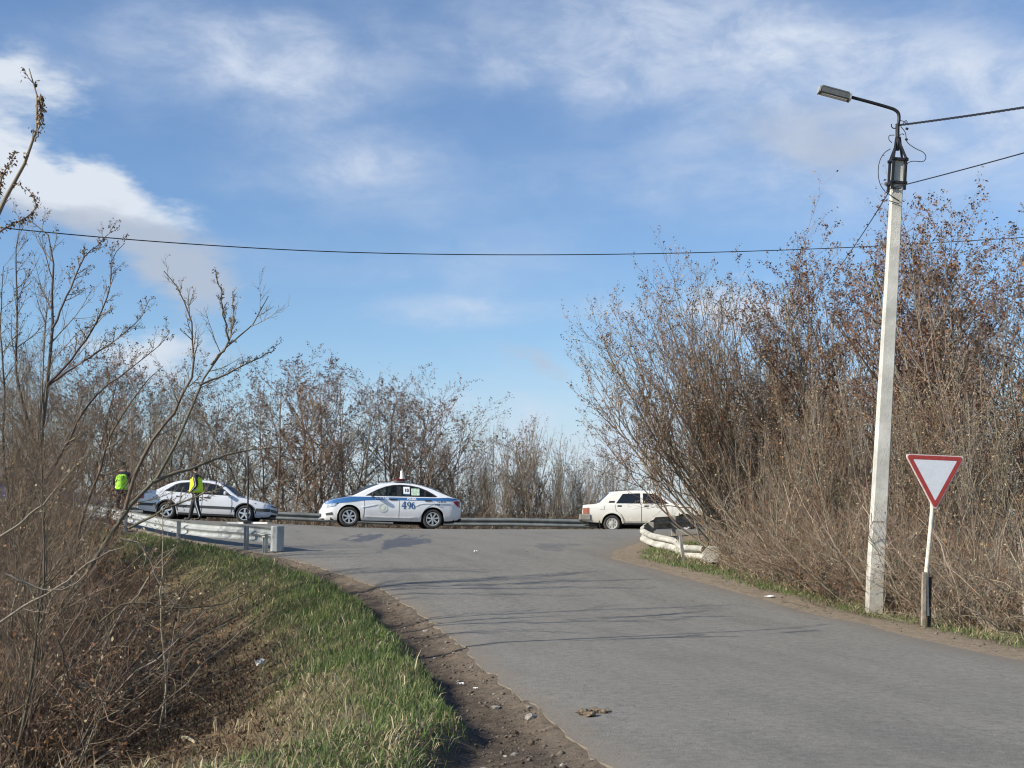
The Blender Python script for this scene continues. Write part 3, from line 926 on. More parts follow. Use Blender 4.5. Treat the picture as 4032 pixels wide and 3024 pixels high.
_mx = _t.node('ShaderNodeMixShader'); _mx.inputs[0].default_value = 0.5
_t.l.new(_b.outputs[0], _mx.inputs[1]); _t.l.new(_tr.outputs[0], _mx.inputs[2]); _t.l.new(_mx.outputs[0], _t.n['Material Output'].inputs[0])
M_seam = mat('door_gap', (0.03, 0.03, 0.03), 0.8)
M_red_lens = mat('red_lamp_lens', (0.32, 0.015, 0.02), 0.15, 0, 0.2, 20, spec=0.6)
M_amber = mat('amber_lamp_lens', (0.33, 0.11, 0.06), 0.2, 0, 0.25, 16)
M_clear_lens = mat('clear_lamp_lens', (0.55, 0.58, 0.62), 0.08, 0.3, 0.3, 14, spec=0.8)
M_under = mat('underbody', (0.012, 0.012, 0.012), 0.9)
M_grey_bumper = mat('dusty_grey_bumper', (0.21, 0.20, 0.17), 0.75, 0, 0.2, 8)
M_trim_grey = mat('charcoal_trim', (0.05, 0.053, 0.055), 0.6, 0, 0.15, 8)
M_ink_blue = mat('dark_blue_lettering', (0.03, 0.10, 0.25), 0.5)
M_ink_white = mat('white_lettering', (0.75, 0.77, 0.8), 0.5)
M_paper = mat('white_paper', (0.82, 0.83, 0.84), 0.7)
M_paper_green = mat('pale_green_paper', (0.46, 0.60, 0.47), 0.7, 0, 0.35, 18)
M_emblem = mat('faint_yellow_emblem', (0.72, 0.745, 0.66), 0.4, 0, 0.05, 14)
M_seat = mat('grey_seat_cloth', (0.10, 0.10, 0.11), 0.9)

class Car:
    """body built from a side profile; local axes: x forward, y to the car's left, z up"""
    def __init__(s, name, label, loc, yaw, pitch, spec, roll=0):
        s.sp = spec
        s.root = thing(name, label, 'car', loc, (0, 0, 0))
        s.root.rotation_mode = 'ZYX'
        s.root.rotation_euler = Euler((roll, pitch, yaw), 'XYZ')
        s.root.rotation_mode = 'XYZ'
        g = spec
        s.top = lambda x: float(np.interp(x, *zip(*g['top'])))
        s.plan = lambda x: g['hw'] * float(np.interp(x, *zip(*g['plan'])))
        s.roof = lambda x: float(np.interp(x, *zip(*g['roof'])))
        s.sill = lambda x: float(np.interp(x, *zip(*g['sill'])))
        s.vp = g.get('vprof', [(0, 0.93), (0.12, 0.975), (0.45, 1.0), (0.8, 0.985), (1.0, 0.945)])
    def bot(s, x):
        z = s.sill(x)
        for ax in s.sp['axles']:
            d = abs(x - ax)
            ra = s.sp['arch']
            if d < ra:
                z = max(z, s.sp['wr'] + math.sqrt(ra * ra - d * d) - 0.0)
        return min(z, s.top(x) - 0.05)
    def side(s, x, z):
        """half width of the outer skin"""
        tp = s.top(x)
        zb = s.sill(x)
        if z <= tp or not (s.sp['roof'][0][0] < x < s.sp['roof'][-1][0]):
            v = min(1, max(0, (z - zb) / max(0.01, tp - zb)))
            return s.plan(x) * float(np.interp(v, *zip(*s.vp)))
        rz_ = max(s.roof(x), tp + 0.02)
        gq = min(1, (z - tp) / (rz_ - tp))
        y0 = s.plan(x) * s.vp[-1][1] - 0.012
        hr = s.sp['peak'] - 0.98
        full = (z - tp) / max(0.05, s.sp['peak'] - tp)
        return y0 - s.sp['tumble'] * full - 0.015 * full * full
    def body(s, mat_idx=None, mats=None):
        g = s.sp
        x0, x1 = g['top'][0][0], g['top'][-1][0]
        xs = set(np.linspace(x0, x1, 46))
        for a in g['axles']:
            for d in np.linspace(-g['arch'], g['arch'], 15):
                xs.add(a + d)
            xs |= {a - g['arch'] - 0.004, a + g['arch'] + 0.004}
        xs |= {p[0] for p in g['top']}
        xs = np.array(sorted(xs))
        keep = [xs[0]]
        for x in xs[1:]:
            if x - keep[-1] > 0.003:
                keep.append(x)
        xs = keep
        vl = [0, 0.06, 0.14, 0.25, 0.38, 0.52, 0.66, 0.8, 0.92, 1.0]
        cap = [1.0, 0.93, 0.7, 0.35, 0.0]
        rows = []
        for x in xs:
            tp, bt, zs = s.top(x), s.bot(x), s.sill(x)
            ring_ = []
            for v_ in vl:
                z = bt + (tp - bt) * v_
                ring_.append((s.side(x, min(z, tp)), z))
            yt = ring_[-1][0]
            crown = g.get('crown', 0.035)
            right = [(y, z) for y, z in ring_]
            deck = [(yt * c, tp + crown * (1 - c * c) * min(1.0, 6 * min(x - x0, x1 - x) + 0.1)) for c in cap[1:]]
            half = right + deck
            rows.append([Vector((x, -y, z)) for y, z in half] + [Vector((x, y, z)) for y, z in half[-2::-1]])
        n = len(rows[0])
        mb = MB()
        nv = len(vl)
        V = [p for r_ in rows for p in r_]
        for i in range(len(xs) - 1):
            xm = (xs[i] + xs[i + 1]) / 2
            for j in range(n - 1):
                jj = min(j, n - 2 - j)
                mi = 0
                if mat_idx:
                    mi = mat_idx(xm, jj >= nv - 1, jj)
                mb.f.append((i * n + j, i * n + j + 1, (i + 1) * n + j + 1, (i + 1) * n + j)); mb.m.append(mi)
        mb.v = [tuple(p) for p in V]
        mb.f.append(tuple(range(n))[::-1]); mb.m.append(0)
        k = (len(xs) - 1) * n
        mb.f.append(tuple(k + j for j in range(n))); mb.m.append(0)
        o = mb.build('body', mats, s.root, smooth=True)
        s.body_o = o
        return o
    def cabin(s, mats, ws, rw, openings=None):
        """greenhouse; ws / rw = x range of windscreen and rear window (glass between the pillars)"""
        g = s.sp
        xs = sorted(set(np.linspace(g['roof'][0][0], g['roof'][-1][0], 90 if openings else 40)) | {p[0] for p in g['roof']} | {ws[0], ws[1], rw[0], rw[1]})
        cap = [1.0, 0.97, 0.9, 0.6, 0.3, 0.0]
        qs = (-0.08, 0) + tuple(np.linspace(0, 0.92, 16)[1:]) + (1.0,) if openings else (-0.08, 0, 0.25, 0.5, 0.75, 0.92, 1.0)
        nq = len(qs)
        rows = []
        for x in xs:
            tp = s.top(x)
            rz_ = max(s.roof(x), tp + 0.004)
            half = []
            for q in qs:
                z = tp + (rz_ - tp) * q if q >= 0 else tp - 0.06
                half.append((s.side(x, z) if q > 0 else s.plan(x) * s.vp[-1][1] - 0.012, z))
            # round the roof rail
            yr, zr = half[-1]
            cr = 0.055 * min(1, (rz_ - tp) / 0.25)
            half[-1] = (yr - 0.012, zr - 0.004)
            for c in cap[1:]:
                half.append((yr * c - 0.0, zr + cr * (1 - c * c) + 0.006))
            bf = 0.15 * sstep(ws[0] - 0.25, ws[0] + 0.25, x) - 0.12 * sstep(-rw[1] - 0.2, -rw[1] + 0.25, -x)
            yt_ = half[nq - 1][0]
            xo = [0.0] * nq + [float(bf) * (1 - (y / yt_) ** 2) for y, z in half[nq:]]
            rows.append([Vector((x + o_, -y, z)) for (y, z), o_ in zip(half, xo)] + [Vector((x + o_, y, z)) for (y, z), o_ in list(zip(half, xo))[-2::-1]])
        n = len(rows[0])
        mb = MB(); mb.v = [tuple(p) for r_ in rows for p in r_]
        ncap = nq
        OP = np.array(openings) if openings else None
        for i in range(len(xs) - 1):
            xm = (xs[i] + xs[i + 1]) / 2
            for j in range(n - 1):
                jj = min(j, n - 2 - j)
                if OP is not None and 0 < jj < nq - 1:
                    qv = [mb.v[a] for a in (i * n + j, i * n + j + 1, (i + 1) * n + j + 1, (i + 1) * n + j)]
                    if sdist([a[0] for a in qv], [a[2] for a in qv], OP).max() < 0:
                        continue
                gl = jj >= ncap + 1 and (ws[0] < xm < ws[1] or rw[0] < xm < rw[1])
                mb.f.append((i * n + j, i * n + j + 1, (i + 1) * n + j + 1, (i + 1) * n + j)); mb.m.append(1 if gl else 0)
        mb.f.append(tuple(range(n))[::-1]); mb.m.append(0)
        k = (len(xs) - 1) * n
        mb.f.append(tuple(k + j for j in range(n))); mb.m.append(0)
        # split the two glass areas off as parts of their own
        def sub(pred, name, m_):
            mb2 = MB(); mb2.v = list(mb.v)
            for f, mi in zip(mb.f, mb.m):
                if pred(f, mi):
                    mb2.f.append(f); mb2.m.append(0)
            me = mb2.mesh(name)
            bm = bmesh.new(); bm.from_mesh(me)
            bmesh.ops.delete(bm, geom=[v_ for v_ in bm.verts if not v_.link_faces], context='VERTS')
            bmesh.ops.recalc_face_normals(bm, faces=bm.faces)
            bm.to_mesh(me); bm.free()
            o = obj(name, me, m_, s.root)
            shade_angle(me, 35)
            return o
        cx_ = lambda f: sum(mb.v[i][0] for i in f) / len(f)
        sub(lambda f, mi: mi == 0, 'roof', mats[0])
        sub(lambda f, mi: mi == 1 and cx_(f) > 0, 'windscreen', mats[1])
        sub(lambda f, mi: mi == 1 and cx_(f) <= 0, 'rear_window', mats[1])
    def panel(s, name, poly, mat_, off=0.006, sides=(1,), parent=None, step=0.09, label=None, holes=()):
        """outline in (x, z) laid on the flank as a thin sheet that follows its curve"""
        out = None
        pts = resample([Vector((p[0], p[1], 0)) for p in poly] + [Vector((poly[0][0], poly[0][1], 0))], step)[:-1]
        p2, f2 = cdt([(p.x, p.y) for p in pts], step if not holes else 0.03, jitter=0.05)
        if holes:
            keep_ = []
            for f in f2:
                c_ = p2[list(f)].mean(0)
                if all(sdist([c_[0]], [c_[1]], np.array(h_))[0] > 0 for h_ in holes):
                    keep_.append(f)
            f2 = keep_
        for sd in sides:
            V = [(x, sd * (s.side(x, z) + off), z) for x, z in p2]
            me = bpy.data.meshes.new(name)
            me.from_pydata(V, [], [f if sd < 0 else f[::-1] for f in f2])
            bm = bmesh.new(); bm.from_mesh(me)
            bmesh.ops.recalc_face_normals(bm, faces=bm.faces)
            if bm.faces and sum(f.normal.y for f in bm.faces) * sd < 0:
                bmesh.ops.reverse_faces(bm, faces=bm.faces)
            edges = [e for e in bm.edges if e.is_boundary]
            r_ = bmesh.ops.extrude_edge_only(bm, edges=edges)
            for v_ in [q for q in r_['geom'] if isinstance(q, bmesh.types.BMVert)]:
                v_.co.y -= sd * (off + 0.012)
            for f in bm.faces:
                f.smooth = True
            for e in bm.edges:
                if e.is_manifold and e.calc_face_angle(0) > 0.6:
                    e.smooth = False
            bm.to_mesh(me); bm.free()
            out = obj(name, me, mat_, parent or s.root)
            if label:
                out['label'] = label
        return out
    def strip(s, name, pts, w, mat_, off=0.008, sides=(1,), parent=None):
        """thin band along (x, z) points"""
        P = [Vector((p[0], p[1])) for p in pts]
        L, Rr = [], []
        for i, p in enumerate(P):
            t = (P[min(i + 1, len(P) - 1)] - P[max(i - 1, 0)]).normalized()
            nn = Vector((-t.y, t.x)) * w / 2
            L.append(p + nn); Rr.append(p - nn)
        return s.panel(name, [tuple(p) for p in L] + [tuple(p) for p in Rr[::-1]], mat_, off, sides, parent, step=0.12)
    def wheels(s, rim_builder, tyre_w=0.19):
        g = s.sp
        wr = g['wr']; rr = g['rim_r']
        protos = {}
        for sd in (1, -1):
            for ax in g['axles']:
                yc = sd * (g['hw'] - 0.03 - tyre_w / 2)
                hub = MB()
                hub.lathe([(0.0, 0.02), (rr * 0.98, 0.02), (rr * 0.98, -tyre_w * 0.7), (0, -tyre_w * 0.7)], 24)
                h = hub.build('wheel', M_under, s.root)
                h.location = (ax, yc + sd * tyre_w / 2 - sd * 0.05, wr)
                if sd < 0:
                    h.rotation_euler = (0, 0, math.pi)
                t = MB()
                w2 = tyre_w
                t.lathe([(rr, 0.035), (rr + 0.012, 0.05), (rr + (wr - rr) * 0.5, 0.058), (wr - 0.02, 0.045), (wr, 0.02), (wr, -w2 + 0.03), (wr - 0.02, -w2), (rr, -w2)], 32)
                t.build('tyre', M_rubber, h, smooth=True)
                rb = MB(); rim_builder(rb, rr)
                rb.build('rim', g['rim_mat'], h, smooth=True)
        # dark wheel housings and floor pan
        mb = MB()
        hwi = g['hw'] - 0.12
        x0, x1 = g['top'][0][0] + 0.22, g['top'][-1][0] - 0.28
        for a, b in ((x0, g['axles'][0] - g['arch'] * 0.9), (g['axles'][0] + g['arch'] * 0.9, g['axles'][1] - g['arch'] * 0.9), (g['axles'][1] + g['arch'] * 0.9, x1)):
            mb.box(((a + b) / 2, 0, s.sill(0) + 0.06), (b - a, 2 * hwi, 0.16))
        for ax in g['axles']:
            mb.box((ax, 0, wr + 0.14), (2 * g['arch'] + 0.02, 2 * (g['hw'] - 0.29), 0.5))
            mb.box((ax, 0, wr), (0.09, 2 * hwi - 0.2, 0.09))
            mb.box((ax, 0, wr + g['arch'] + 0.02), (2 * g['arch'] + 0.04, 2 * (g['hw'] - 0.06), 0.03))
        mb.box((-0.9, 0.3, s.sill(0) - 0.05), (1.6, 0.09, 0.07))
        mb.build('underbody', M_under, s.root)
def multi_spoke(n, w=0.028, pair=0.0):
    def f(mb, rr):
        mb.lathe([(rr * 0.86, 0.034), (rr * 0.90, 0.046), (rr * 0.99, 0.046), (rr, 0.03), (rr * 0.9, 0.015)], 32)
        mb.lathe([(0.0, 0.05), (rr * 0.16, 0.05), (rr * 0.2, 0.04), (rr * 0.2, 0.015)], 16)
        for i in range(n):
            for pz in ((-pair, pair) if pair else (0,)):
                a = 2 * math.pi * (i + 0.25) / n
                d0 = Vector((math.cos(a), 0, math.sin(a))); tn = Vector((-math.sin(a), 0, math.cos(a)))
                p0, p1 = d0 * rr * 0.16 + tn * pz * 0.35, d0 * rr * 0.9 + tn * pz
                t = (p1 - p0).normalized(); nn = Vector((-t.z, 0, t.x))
                V = []
                for p, ww in ((p0, w * 1.15), (p1, w)):
                    for sy, sw in ((0.046, -1), (0.046, 1), (0.02, 1), (0.02, -1)):
                        V.append(p + nn * sw * ww / 2 + Vector((0, sy, 0)))
                mb.add(V, [(0, 1, 5, 4), (1, 2, 6, 5), (3, 0, 4, 7), (2, 3, 7, 6)])
    return f
def disc_wheel(holes):
    def f(mb, rr):
        mb.lathe([(0, 0.05), (rr * 0.28, 0.05), (rr * 0.34, 0.036), (rr * 0.5, 0.036), (rr * 0.52, 0.034)], 24)
        mb.lathe([(rr * 0.76, 0.03), (rr * 0.86, 0.034), (rr * 0.9, 0.048), (rr * 0.99, 0.048), (rr, 0.03)], 28)
        for i in range(holes):
            a = 2 * math.pi * i / holes
            d0 = Vector((math.cos(a), 0, math.sin(a))); tn = Vector((-math.sin(a), 0, math.cos(a)))
            V = [d0 * rr * k + tn * q * 0.03 + Vector((0, 0.034, 0)) for k, q in ((0.5, -1), (0.5, 1), (0.78, 1.3), (0.78, -1.3))]
            mb.add(V, [(0, 1, 2, 3)])
    return f
def text_mesh(txt, size, bold=0.0, width=1.0):
    cu = bpy.data.curves.new('lettering', 'FONT')
    cu.body = txt; cu.size = size; cu.offset = bold; cu.resolution_u = 3
    cu.align_x = 'CENTER'; cu.align_y = 'CENTER'
    o = bpy.data.objects.new('lettering', cu); COL.objects.link(o)
    dg = bpy.context.evaluated_depsgraph_get()
    me = bpy.data.meshes.new_from_object(o.evaluated_get(dg))
    V = [(v_.co.x * width, v_.co.y) for v_ in me.vertices]; F = [tuple(p.vertices) for p in me.polygons]
    bpy.data.objects.remove(o); bpy.data.curves.remove(cu); bpy.data.meshes.remove(me)
    return V, F
def letters(car, name, V, F, cx_, cz_, mat_, sd=1, off=0.016, slope=0.0):
    """flat print on the flank, following its curve; reads forwards from outside"""
    P = []
    for a, b in V:
        x = cx_ - a * sd; z = cz_ + b + slope * a
        P.append((x, sd * (car.side(x, z) + off), z))
    me = bpy.data.meshes.new(name); me.from_pydata(P, [], [f[::-1] if sd > 0 else f for f in F])
    return obj(name, me, mat_, car.root)
def slope_pitch(x, y, yaw, half=1.3):
    h = Vector((math.cos(yaw), math.sin(yaw), 0))
    za, zb_ = float(H(x + h.x * half, y + h.y * half)), float(H(x - h.x * half, y - h.y * half))
    n_ = Vector((-h.y, h.x, 0)); zc, zd = float(H(x + n_.x * .7, y + n_.y * .7)), float(H(x - n_.x * .7, y - n_.y * .7))
    return (za + zb_) / 2, -math.atan2(za - zb_, 2 * half), math.atan2(zc - zd, 1.4)

# --- police sedan, heading left
pyaw = R(180 + 11)
pc = at(1532, 2078, 39.9)
pzz, pp_, pr_ = slope_pitch(pc.x, pc.y, pyaw)
vesta = dict(hw=0.882, axles=(-1.29, 1.345), wr=0.315, arch=0.375, rim_r=0.215, peak=1.44, tumble=0.235, crown=0.045, rim_mat=M_chrome,
             top=[(-2.205, 0.86), (-2.16, 0.945), (-2.0, 0.99), (-1.75, 1.01), (-1.4, 0.99), (-0.6, 0.975), (0.3, 0.965), (1.0, 0.955), (1.25, 0.95), (1.6, 0.89), (1.9, 0.82), (2.06, 0.76), (2.16, 0.68), (2.205, 0.55)],
             plan=[(-2.205, 0.76), (-2.1, 0.87), (-1.9, 0.94), (-1.5, 0.985), (-0.8, 1.0), (0.9, 1.0), (1.5, 0.975), (1.85, 0.92), (2.05, 0.82), (2.15, 0.72), (2.205, 0.6)],
             roof=[(-1.95, 0.99), (-1.7, 1.075), (-1.5, 1.15), (-1.25, 1.245), (-1.0, 1.325), (-0.7, 1.385), (-0.35, 1.415), (0.0, 1.41), (0.3, 1.37), (0.5, 1.315), (0.8, 1.185), (1.1, 1.03), (1.28, 0.945)],
             sill=[(-2.205, 0.40), (-2.1, 0.30), (-1.8, 0.26), (-1.2, 0.22), (1.2, 0.21), (1.8, 0.20), (2.1, 0.20), (2.205, 0.24)])
pcar = Car('police_car', 'white police sedan with blue stripe numbered 496, parked across the junction', Vector((pc.x, pc.y, pzz)), pyaw, pp_, vesta, pr_)
pcar.root.scale = (0.972,) * 3
pcar.body(lambda x, deck, jj: 1 if (deck and (x > 1.12 or x < -1.72)) else 0, [P_white, P_blue])
PWIN = [(0.86, 0.985), (0.68, 1.095), (0.47, 1.205), (0.217, 1.305), (0.0, 1.358), (-0.25, 1.378), (-0.55, 1.365), (-0.85, 1.308), (-1.1, 1.215), (-1.3, 1.105), (-1.42, 1.03), (-1.36, 1.0), (-0.7, 0.985), (0.1, 0.98)]
pcar.cabin([P_white, M_glass_dark], (0.42, 1.22), (-1.72, -0.95), PWIN)
pcar.wheels(multi_spoke(7, 0.022, 0.018))
B2 = (1, -1)
seam = lambda c, pts, sides=B2: c.strip('door_gap', pts, 0.014, M_seam, 0.0035, sides)
fdoor = [(0.80, 0.30), (-0.20, 0.30), (-0.21, 0.955), (0.88, 0.945), (0.86, 0.6)]
rdoor = [(-0.225, 0.30), (-0.82, 0.30), (-0.93, 0.45), (-1.02, 0.62), (-1.2, 0.74), (-1.32, 0.80), (-1.32, 0.965), (-0.222, 0.957)]
for nm, po_ in (('front_door', fdoor), ('rear_door', rdoor)):
    for sd in B2:
        d_ = pcar.panel(nm, po_, P_white, 0.009, (sd,))
        cx_ = (-0.02 if nm == 'front_door' else -1.13)
        hd_ = pcar.strip('handle', [(cx_ + 0.11, 0.885), (cx_ - 0.10, 0.89)], 0.035, M_black_plastic, 0.03, (sd,), d_)
seam(pcar, [(0.90, 0.30), (0.875, 0.6), (0.895, 0.94)]); seam(pcar, [(-0.212, 0.29), (-0.215, 0.955)])
win = [(0.86, 0.99), (0.68, 1.095), (0.47, 1.205), (0.217, 1.305), (0.0, 1.358), (-0.25, 1.378), (-0.55, 1.365), (-0.85, 1.308), (-1.1, 1.215), (-1.3, 1.105), (-1.42, 1.03), (-1.36, 1.005), (-0.7, 1.0), (0.1, 0.99)]
fw = [(0.73, 1.02), (0.5, 1.16), (0.217, 1.28), (0.0, 1.332), (-0.13, 1.345), (-0.14, 1.012)]
rw_ = [(-0.23, 1.015), (-0.23, 1.352), (-0.5, 1.342), (-0.8, 1.292), (-1.0, 1.222), (-1.01, 1.02)]
qw = [(-1.06, 1.02), (-1.06, 1.175), (-1.2, 1.11), (-1.33, 1.035)]
pcar.panel('window_surround', win, M_black_plastic, 0.004, B2, holes=(fw, rw_, qw))
for po_ in (fw, rw_, qw):
    pcar.panel('side_window', po_, M_glass_side, 0.003, B2)
for sx_, sy_ in ((-0.05, 0.38), (-0.05, -0.38)):
    mb = MB(); mb.box((sx_, sy_, 1.02), (0.14, 0.46, 0.22), (0, R(-12), 0)); mb.box((sx_ - 0.06, sy_, 1.20), (0.09, 0.25, 0.15), (0, R(-10), 0)); mb.build('front_seat', M_seat, pcar.root, bevel=0.03)
mb = MB(); mb.box((-1.05, 0, 1.0), (0.16, 1.2, 0.2), (0, R(-15), 0)); mb.build('rear_seat', M_seat, pcar.root, bevel=0.03)
band = [(2.12, 0.715), (2.05, 0.757), (2.0, 0.778), (1.9, 0.816), (1.6, 0.886), (1.25, 0.946), (1.0, 0.950), (0.3, 0.955), (-0.6, 0.965), (-1.4, 0.98), (-1.75, 1.0), (-2.0, 0.98), (-2.1, 0.955), (-1.9, 0.905), (-1.4, 0.895), (-0.6, 0.875), (0.4, 0.86), (1.0, 0.83), (1.45, 0.765), (1.72, 0.735), (1.95, 0.705), (2.09, 0.675)]
pcar.panel('blue_stripe', band, P_blue, 0.0125, B2)
# headlamp, fog lamp, tail lamp, mirror, roof bar
for sd in B2:
    pcar.panel('headlight', [(2.12, 0.65), (2.0, 0.695), (1.74, 0.725), (1.80, 0.65), (1.95, 0.60), (2.10, 0.585)], M_clear_lens, 0.015, (sd,), step=0.05)
    pcar.panel('fog_lamp', [(2.08, 0.40), (1.88, 0.44), (1.86, 0.36), (2.06, 0.335)], M_trim_grey, 0.012, (sd,), step=0.05)
    pcar.panel('taillight', [(-2.165, 0.90), (-2.05, 0.905), (-1.93, 0.88), (-2.0, 0.80), (-2.1, 0.72), (-2.175, 0.69)], M_red_lens, 0.014, (sd,), step=0.04)
    mb = MB(); mb.box((0.62, sd * 0.96, 1.03), (0.09, 0.17, 0.12)); mb.box((0.66, sd * 0.87, 0.985), (0.06, 0.1, 0.04))
    mb.build('mirror', M_black_plastic, pcar.root, bevel=0.03, smooth=True)
    pcar.strip('sill_crease', [(0.85, 0.335), (0.2, 0.325), (-0.55, 0.33), (-0.75, 0.36)], 0.02, P_white, 0.022, (sd,))
    pcar.strip('flank_crease', [(0.95, 0.62), (0.75, 0.66), (0.48, 0.72)], 0.025, P_white, 0.024, (sd,))
    pcar.strip('flank_crease', [(-0.72, 0.70), (-0.85, 0.765), (-1.0, 0.795), (-1.4, 0.81), (-1.8, 0.82)], 0.022, P_white, 0.02, (sd,))
mb = MB(); mb.box((2.165, 0, 0.62), (0.05, 0.9, 0.17)); mb.box((2.18, 0, 0.33), (0.06, 1.1, 0.11)); mb.build('grille', M_black_plastic, pcar.root, bevel=0.015)
mb = MB(); mb.box((2.19, 0, 0.24), (0.10, 1.3, 0.035)); mb.build('front_lip', P_white, pcar.root, bevel=0.012)
mb = MB(); mb.box((2.215, 0, 0.46), (0.015, 0.52, 0.11)); mb.build('number_plate', M_paper, pcar.root)
mb = MB(); mb.box((-2.2, 0, 0.3), (0.06, 1.3, 0.12)); mb.build('rear_valance', M_black_plastic, pcar.root, bevel=0.012)
mb = MB()
mb.box((-0.25, 0, 1.535), (0.28, 1.12, 0.075)); lb = mb.build('roof_light_bar', mat('dark_red_lightbar', (0.13, 0.018, 0.018), 0.2, 0, 0.3, 12), pcar.root, bevel=0.025, smooth=True)
mb = MB()
for sx in (-0.38, 0.38):
    mb.box((-0.25, sx, 1.478), (0.34, 0.06, 0.035))
mb.box((-0.25, 0, 1.492), (0.42, 1.0, 0.014))
mb.build('mounting_feet', M_galv, lb)
mb = MB()
Mz = Matrix.Rotation(R(90), 4, 'X')
mb.lathe([(0.0, 0.0), (0.105, 0.0), (0.105, 0.02), (0.085, 0.12), (0.055, 0.3), (0.05, 0.33), (0.0, 0.335)], 20, M=Matrix.Rotation(R(90), 4, 'X'))
sp_ = mb.build('loudspeaker', mat('cream_plastic', (0.78, 0.74, 0.64), 0.45), pcar.root, smooth=True)
sp_.location = (-0.36, 0.05, 1.572); sp_.rotation_euler = (0, R(5), 0); sp_.scale = (0.8, 0.8, 0.84)
# lettering and papers
def serif_digits():
    """4 9 6 drawn as thick-and-thin outlines; returns verts, faces"""
    V, F = [], []
    def quad(*p):
        b = len(V); V.extend(p); F.append((b, b + 1, b + 2, b + 3))
    def ringq(cx_, cy_, rx, ry, tx, ty, a0=0, a1=360, n=18):
        for i in range(n):
            a, b_ = R(a0 + (a1 - a0) * i / n), R(a0 + (a1 - a0) * (i + 1) / n)
            o1, o2 = (cx_ + rx * math.cos(a), cy_ + ry * math.sin(a)), (cx_ + rx * math.cos(b_), cy_ + ry * math.sin(b_))
            i1, i2 = (cx_ + (rx - tx) * math.cos(a), cy_ + (ry - ty) * math.sin(a)), (cx_ + (rx - tx) * math.cos(b_), cy_ + (ry - ty) * math.sin(b_))
            quad(i1, o1, o2, i2)
    h = 0.235
    # 4
    quad((-0.105, -h * .5), (-0.06, -h * .5), (-0.06, h * .5), (-0.105, h * .5))
    quad((-0.19, -h * .22), (-0.03, -h * .22), (-0.03, -h * .10), (-0.19, -h * .10))
    quad((-0.19, -h * .12), (-0.165, -h * .12), (-0.085, h * .5), (-0.105, h * .5))
    quad((-0.13, -h * .5), (-0.035, -h * .5), (-0.035, -h * .44), (-0.13, -h * .44))
    # 9
    ringq(0.045, h * .17, 0.062, h * .33, 0.036, 0.018)
    ringq(0.02, h * .06, 0.087, h * .56, 0.036, 0.022, -80, 20, 10)
    # 6
    ringq(0.185, -h * .17, 0.062, h * .33, 0.036, 0.018)
    ringq(0.21, -h * .06, 0.087, h * .56, 0.036, 0.022, 100, 200, 10)
    return V, F
for sd in B2:
    letters(pcar, 'car_number', *serif_digits(), -0.47, 0.725, M_ink_blue, sd, 0.0165)
    letters(pcar, 'lettering', *text_mesh('PATRULDIK', 0.085, 0.004, 0.98), 0.33, 0.912, M_ink_white, sd, 0.0165)
    letters(pcar, 'lettering', *text_mesh('POLISIA', 0.085, 0.005, 1.0), -0.60, 0.925, M_ink_white, sd, 0.0165)
    letters(pcar, 'lettering', *text_mesh('102', 0.085, 0.004, 1.25), -1.42, 0.765, M_ink_blue, sd, 0.025)
    letters(pcar, 'lettering', *text_mesh('KZ 80-02', 0.06, 0.003, 1.35), -1.55, 0.862, M_ink_blue, sd, 0.022)
    # pale round emblem with star rays on the front door
    V_, F_ = [], []
    for i in range(24):
        a = 2 * math.pi * i / 24
        r1 = 0.17 if i % 2 else 0.135
        V_ += [(r1 * math.cos(a), r1 * math.sin(a)), (0.10 * math.cos(a), 0.10 * math.sin(a)), (0.07 * math.cos(a), 0.07 * math.sin(a))]
    for i in range(24):
        j = (i + 1) % 24
        F_.append((i * 3, j * 3, j * 3 + 1, i * 3 + 1))
    b_ = len(V_)
    V_ += [(0.075 * math.cos(2 * math.pi * k / 16), 0.075 * math.sin(2 * math.pi * k / 16)) for k in range(16)]
    F_.append(tuple(range(b_, b_ + 16)))
    letters(pcar, 'emblem', V_, F_, 0.31, 0.63, M_emblem, sd, 0.0165)
rect = lambda x0, x1, z0, z1: [(x0, z0), (x1, z0), (x1, z1), (x0, z1)]
pcar.panel('paper_notice', rect(-0.54, -0.34, 1.065, 1.31), M_paper, 0.0125, (1,))
letters(pcar, 'notice_number', *text_mesh('10', 0.15, 0.006, 0.95), -0.44, 1.19, M_black_plastic, 1, 0.017)
pcar.panel('blue_notice_band', rect(-0.54, -0.34, 1.065, 1.09), P_blue, 0.0145, (1,))
pcar.panel('paper_notice', rect(-0.85, -0.59, 1.045, 1.265), M_paper_green, 0.0125, (1,), label='pale green printed paper in the rear side window')

# --- silver sedan, heading right
wyaw = R(1.5)
wc = at(816, 2046, 42.3)
wz_, wp_, wr_ = slope_pitch(wc.x, wc.y, wyaw)
passat = dict(hw=0.852, axles=(-1.225, 1.40), wr=0.30, arch=0.345, rim_r=0.205, peak=1.40, tumble=0.20, crown=0.03, rim_mat=M_chrome,
              top=[(-2.25, 0.78), (-2.2, 0.93), (-1.9, 0.955), (-1.5, 0.95), (-0.8, 0.93), (0.2, 0.90), (1.0, 0.875), (1.4, 0.82), (1.9, 0.73), (2.15, 0.67), (2.22, 0.62), (2.28, 0.50)],
              plan=[(-2.25, 0.86), (-2.1, 0.93), (-1.6, 0.98), (-0.8, 1.0), (0.9, 1.0), (1.6, 0.965), (2.0, 0.91), (2.18, 0.84), (2.28, 0.74)],
              roof=[(-1.75, 0.93), (-1.55, 1.02), (-1.3, 1.165), (-1.05, 1.28), (-0.85, 1.33), (-0.3, 1.37), (0.1, 1.355), (0.43, 1.31), (0.7, 1.15), (0.95, 0.97), (1.1, 0.87)],
              sill=[(-2.25, 0.36), (-2.0, 0.27), (-1.2, 0.21), (1.2, 0.2), (1.9, 0.2), (2.2, 0.24), (2.28, 0.34)])
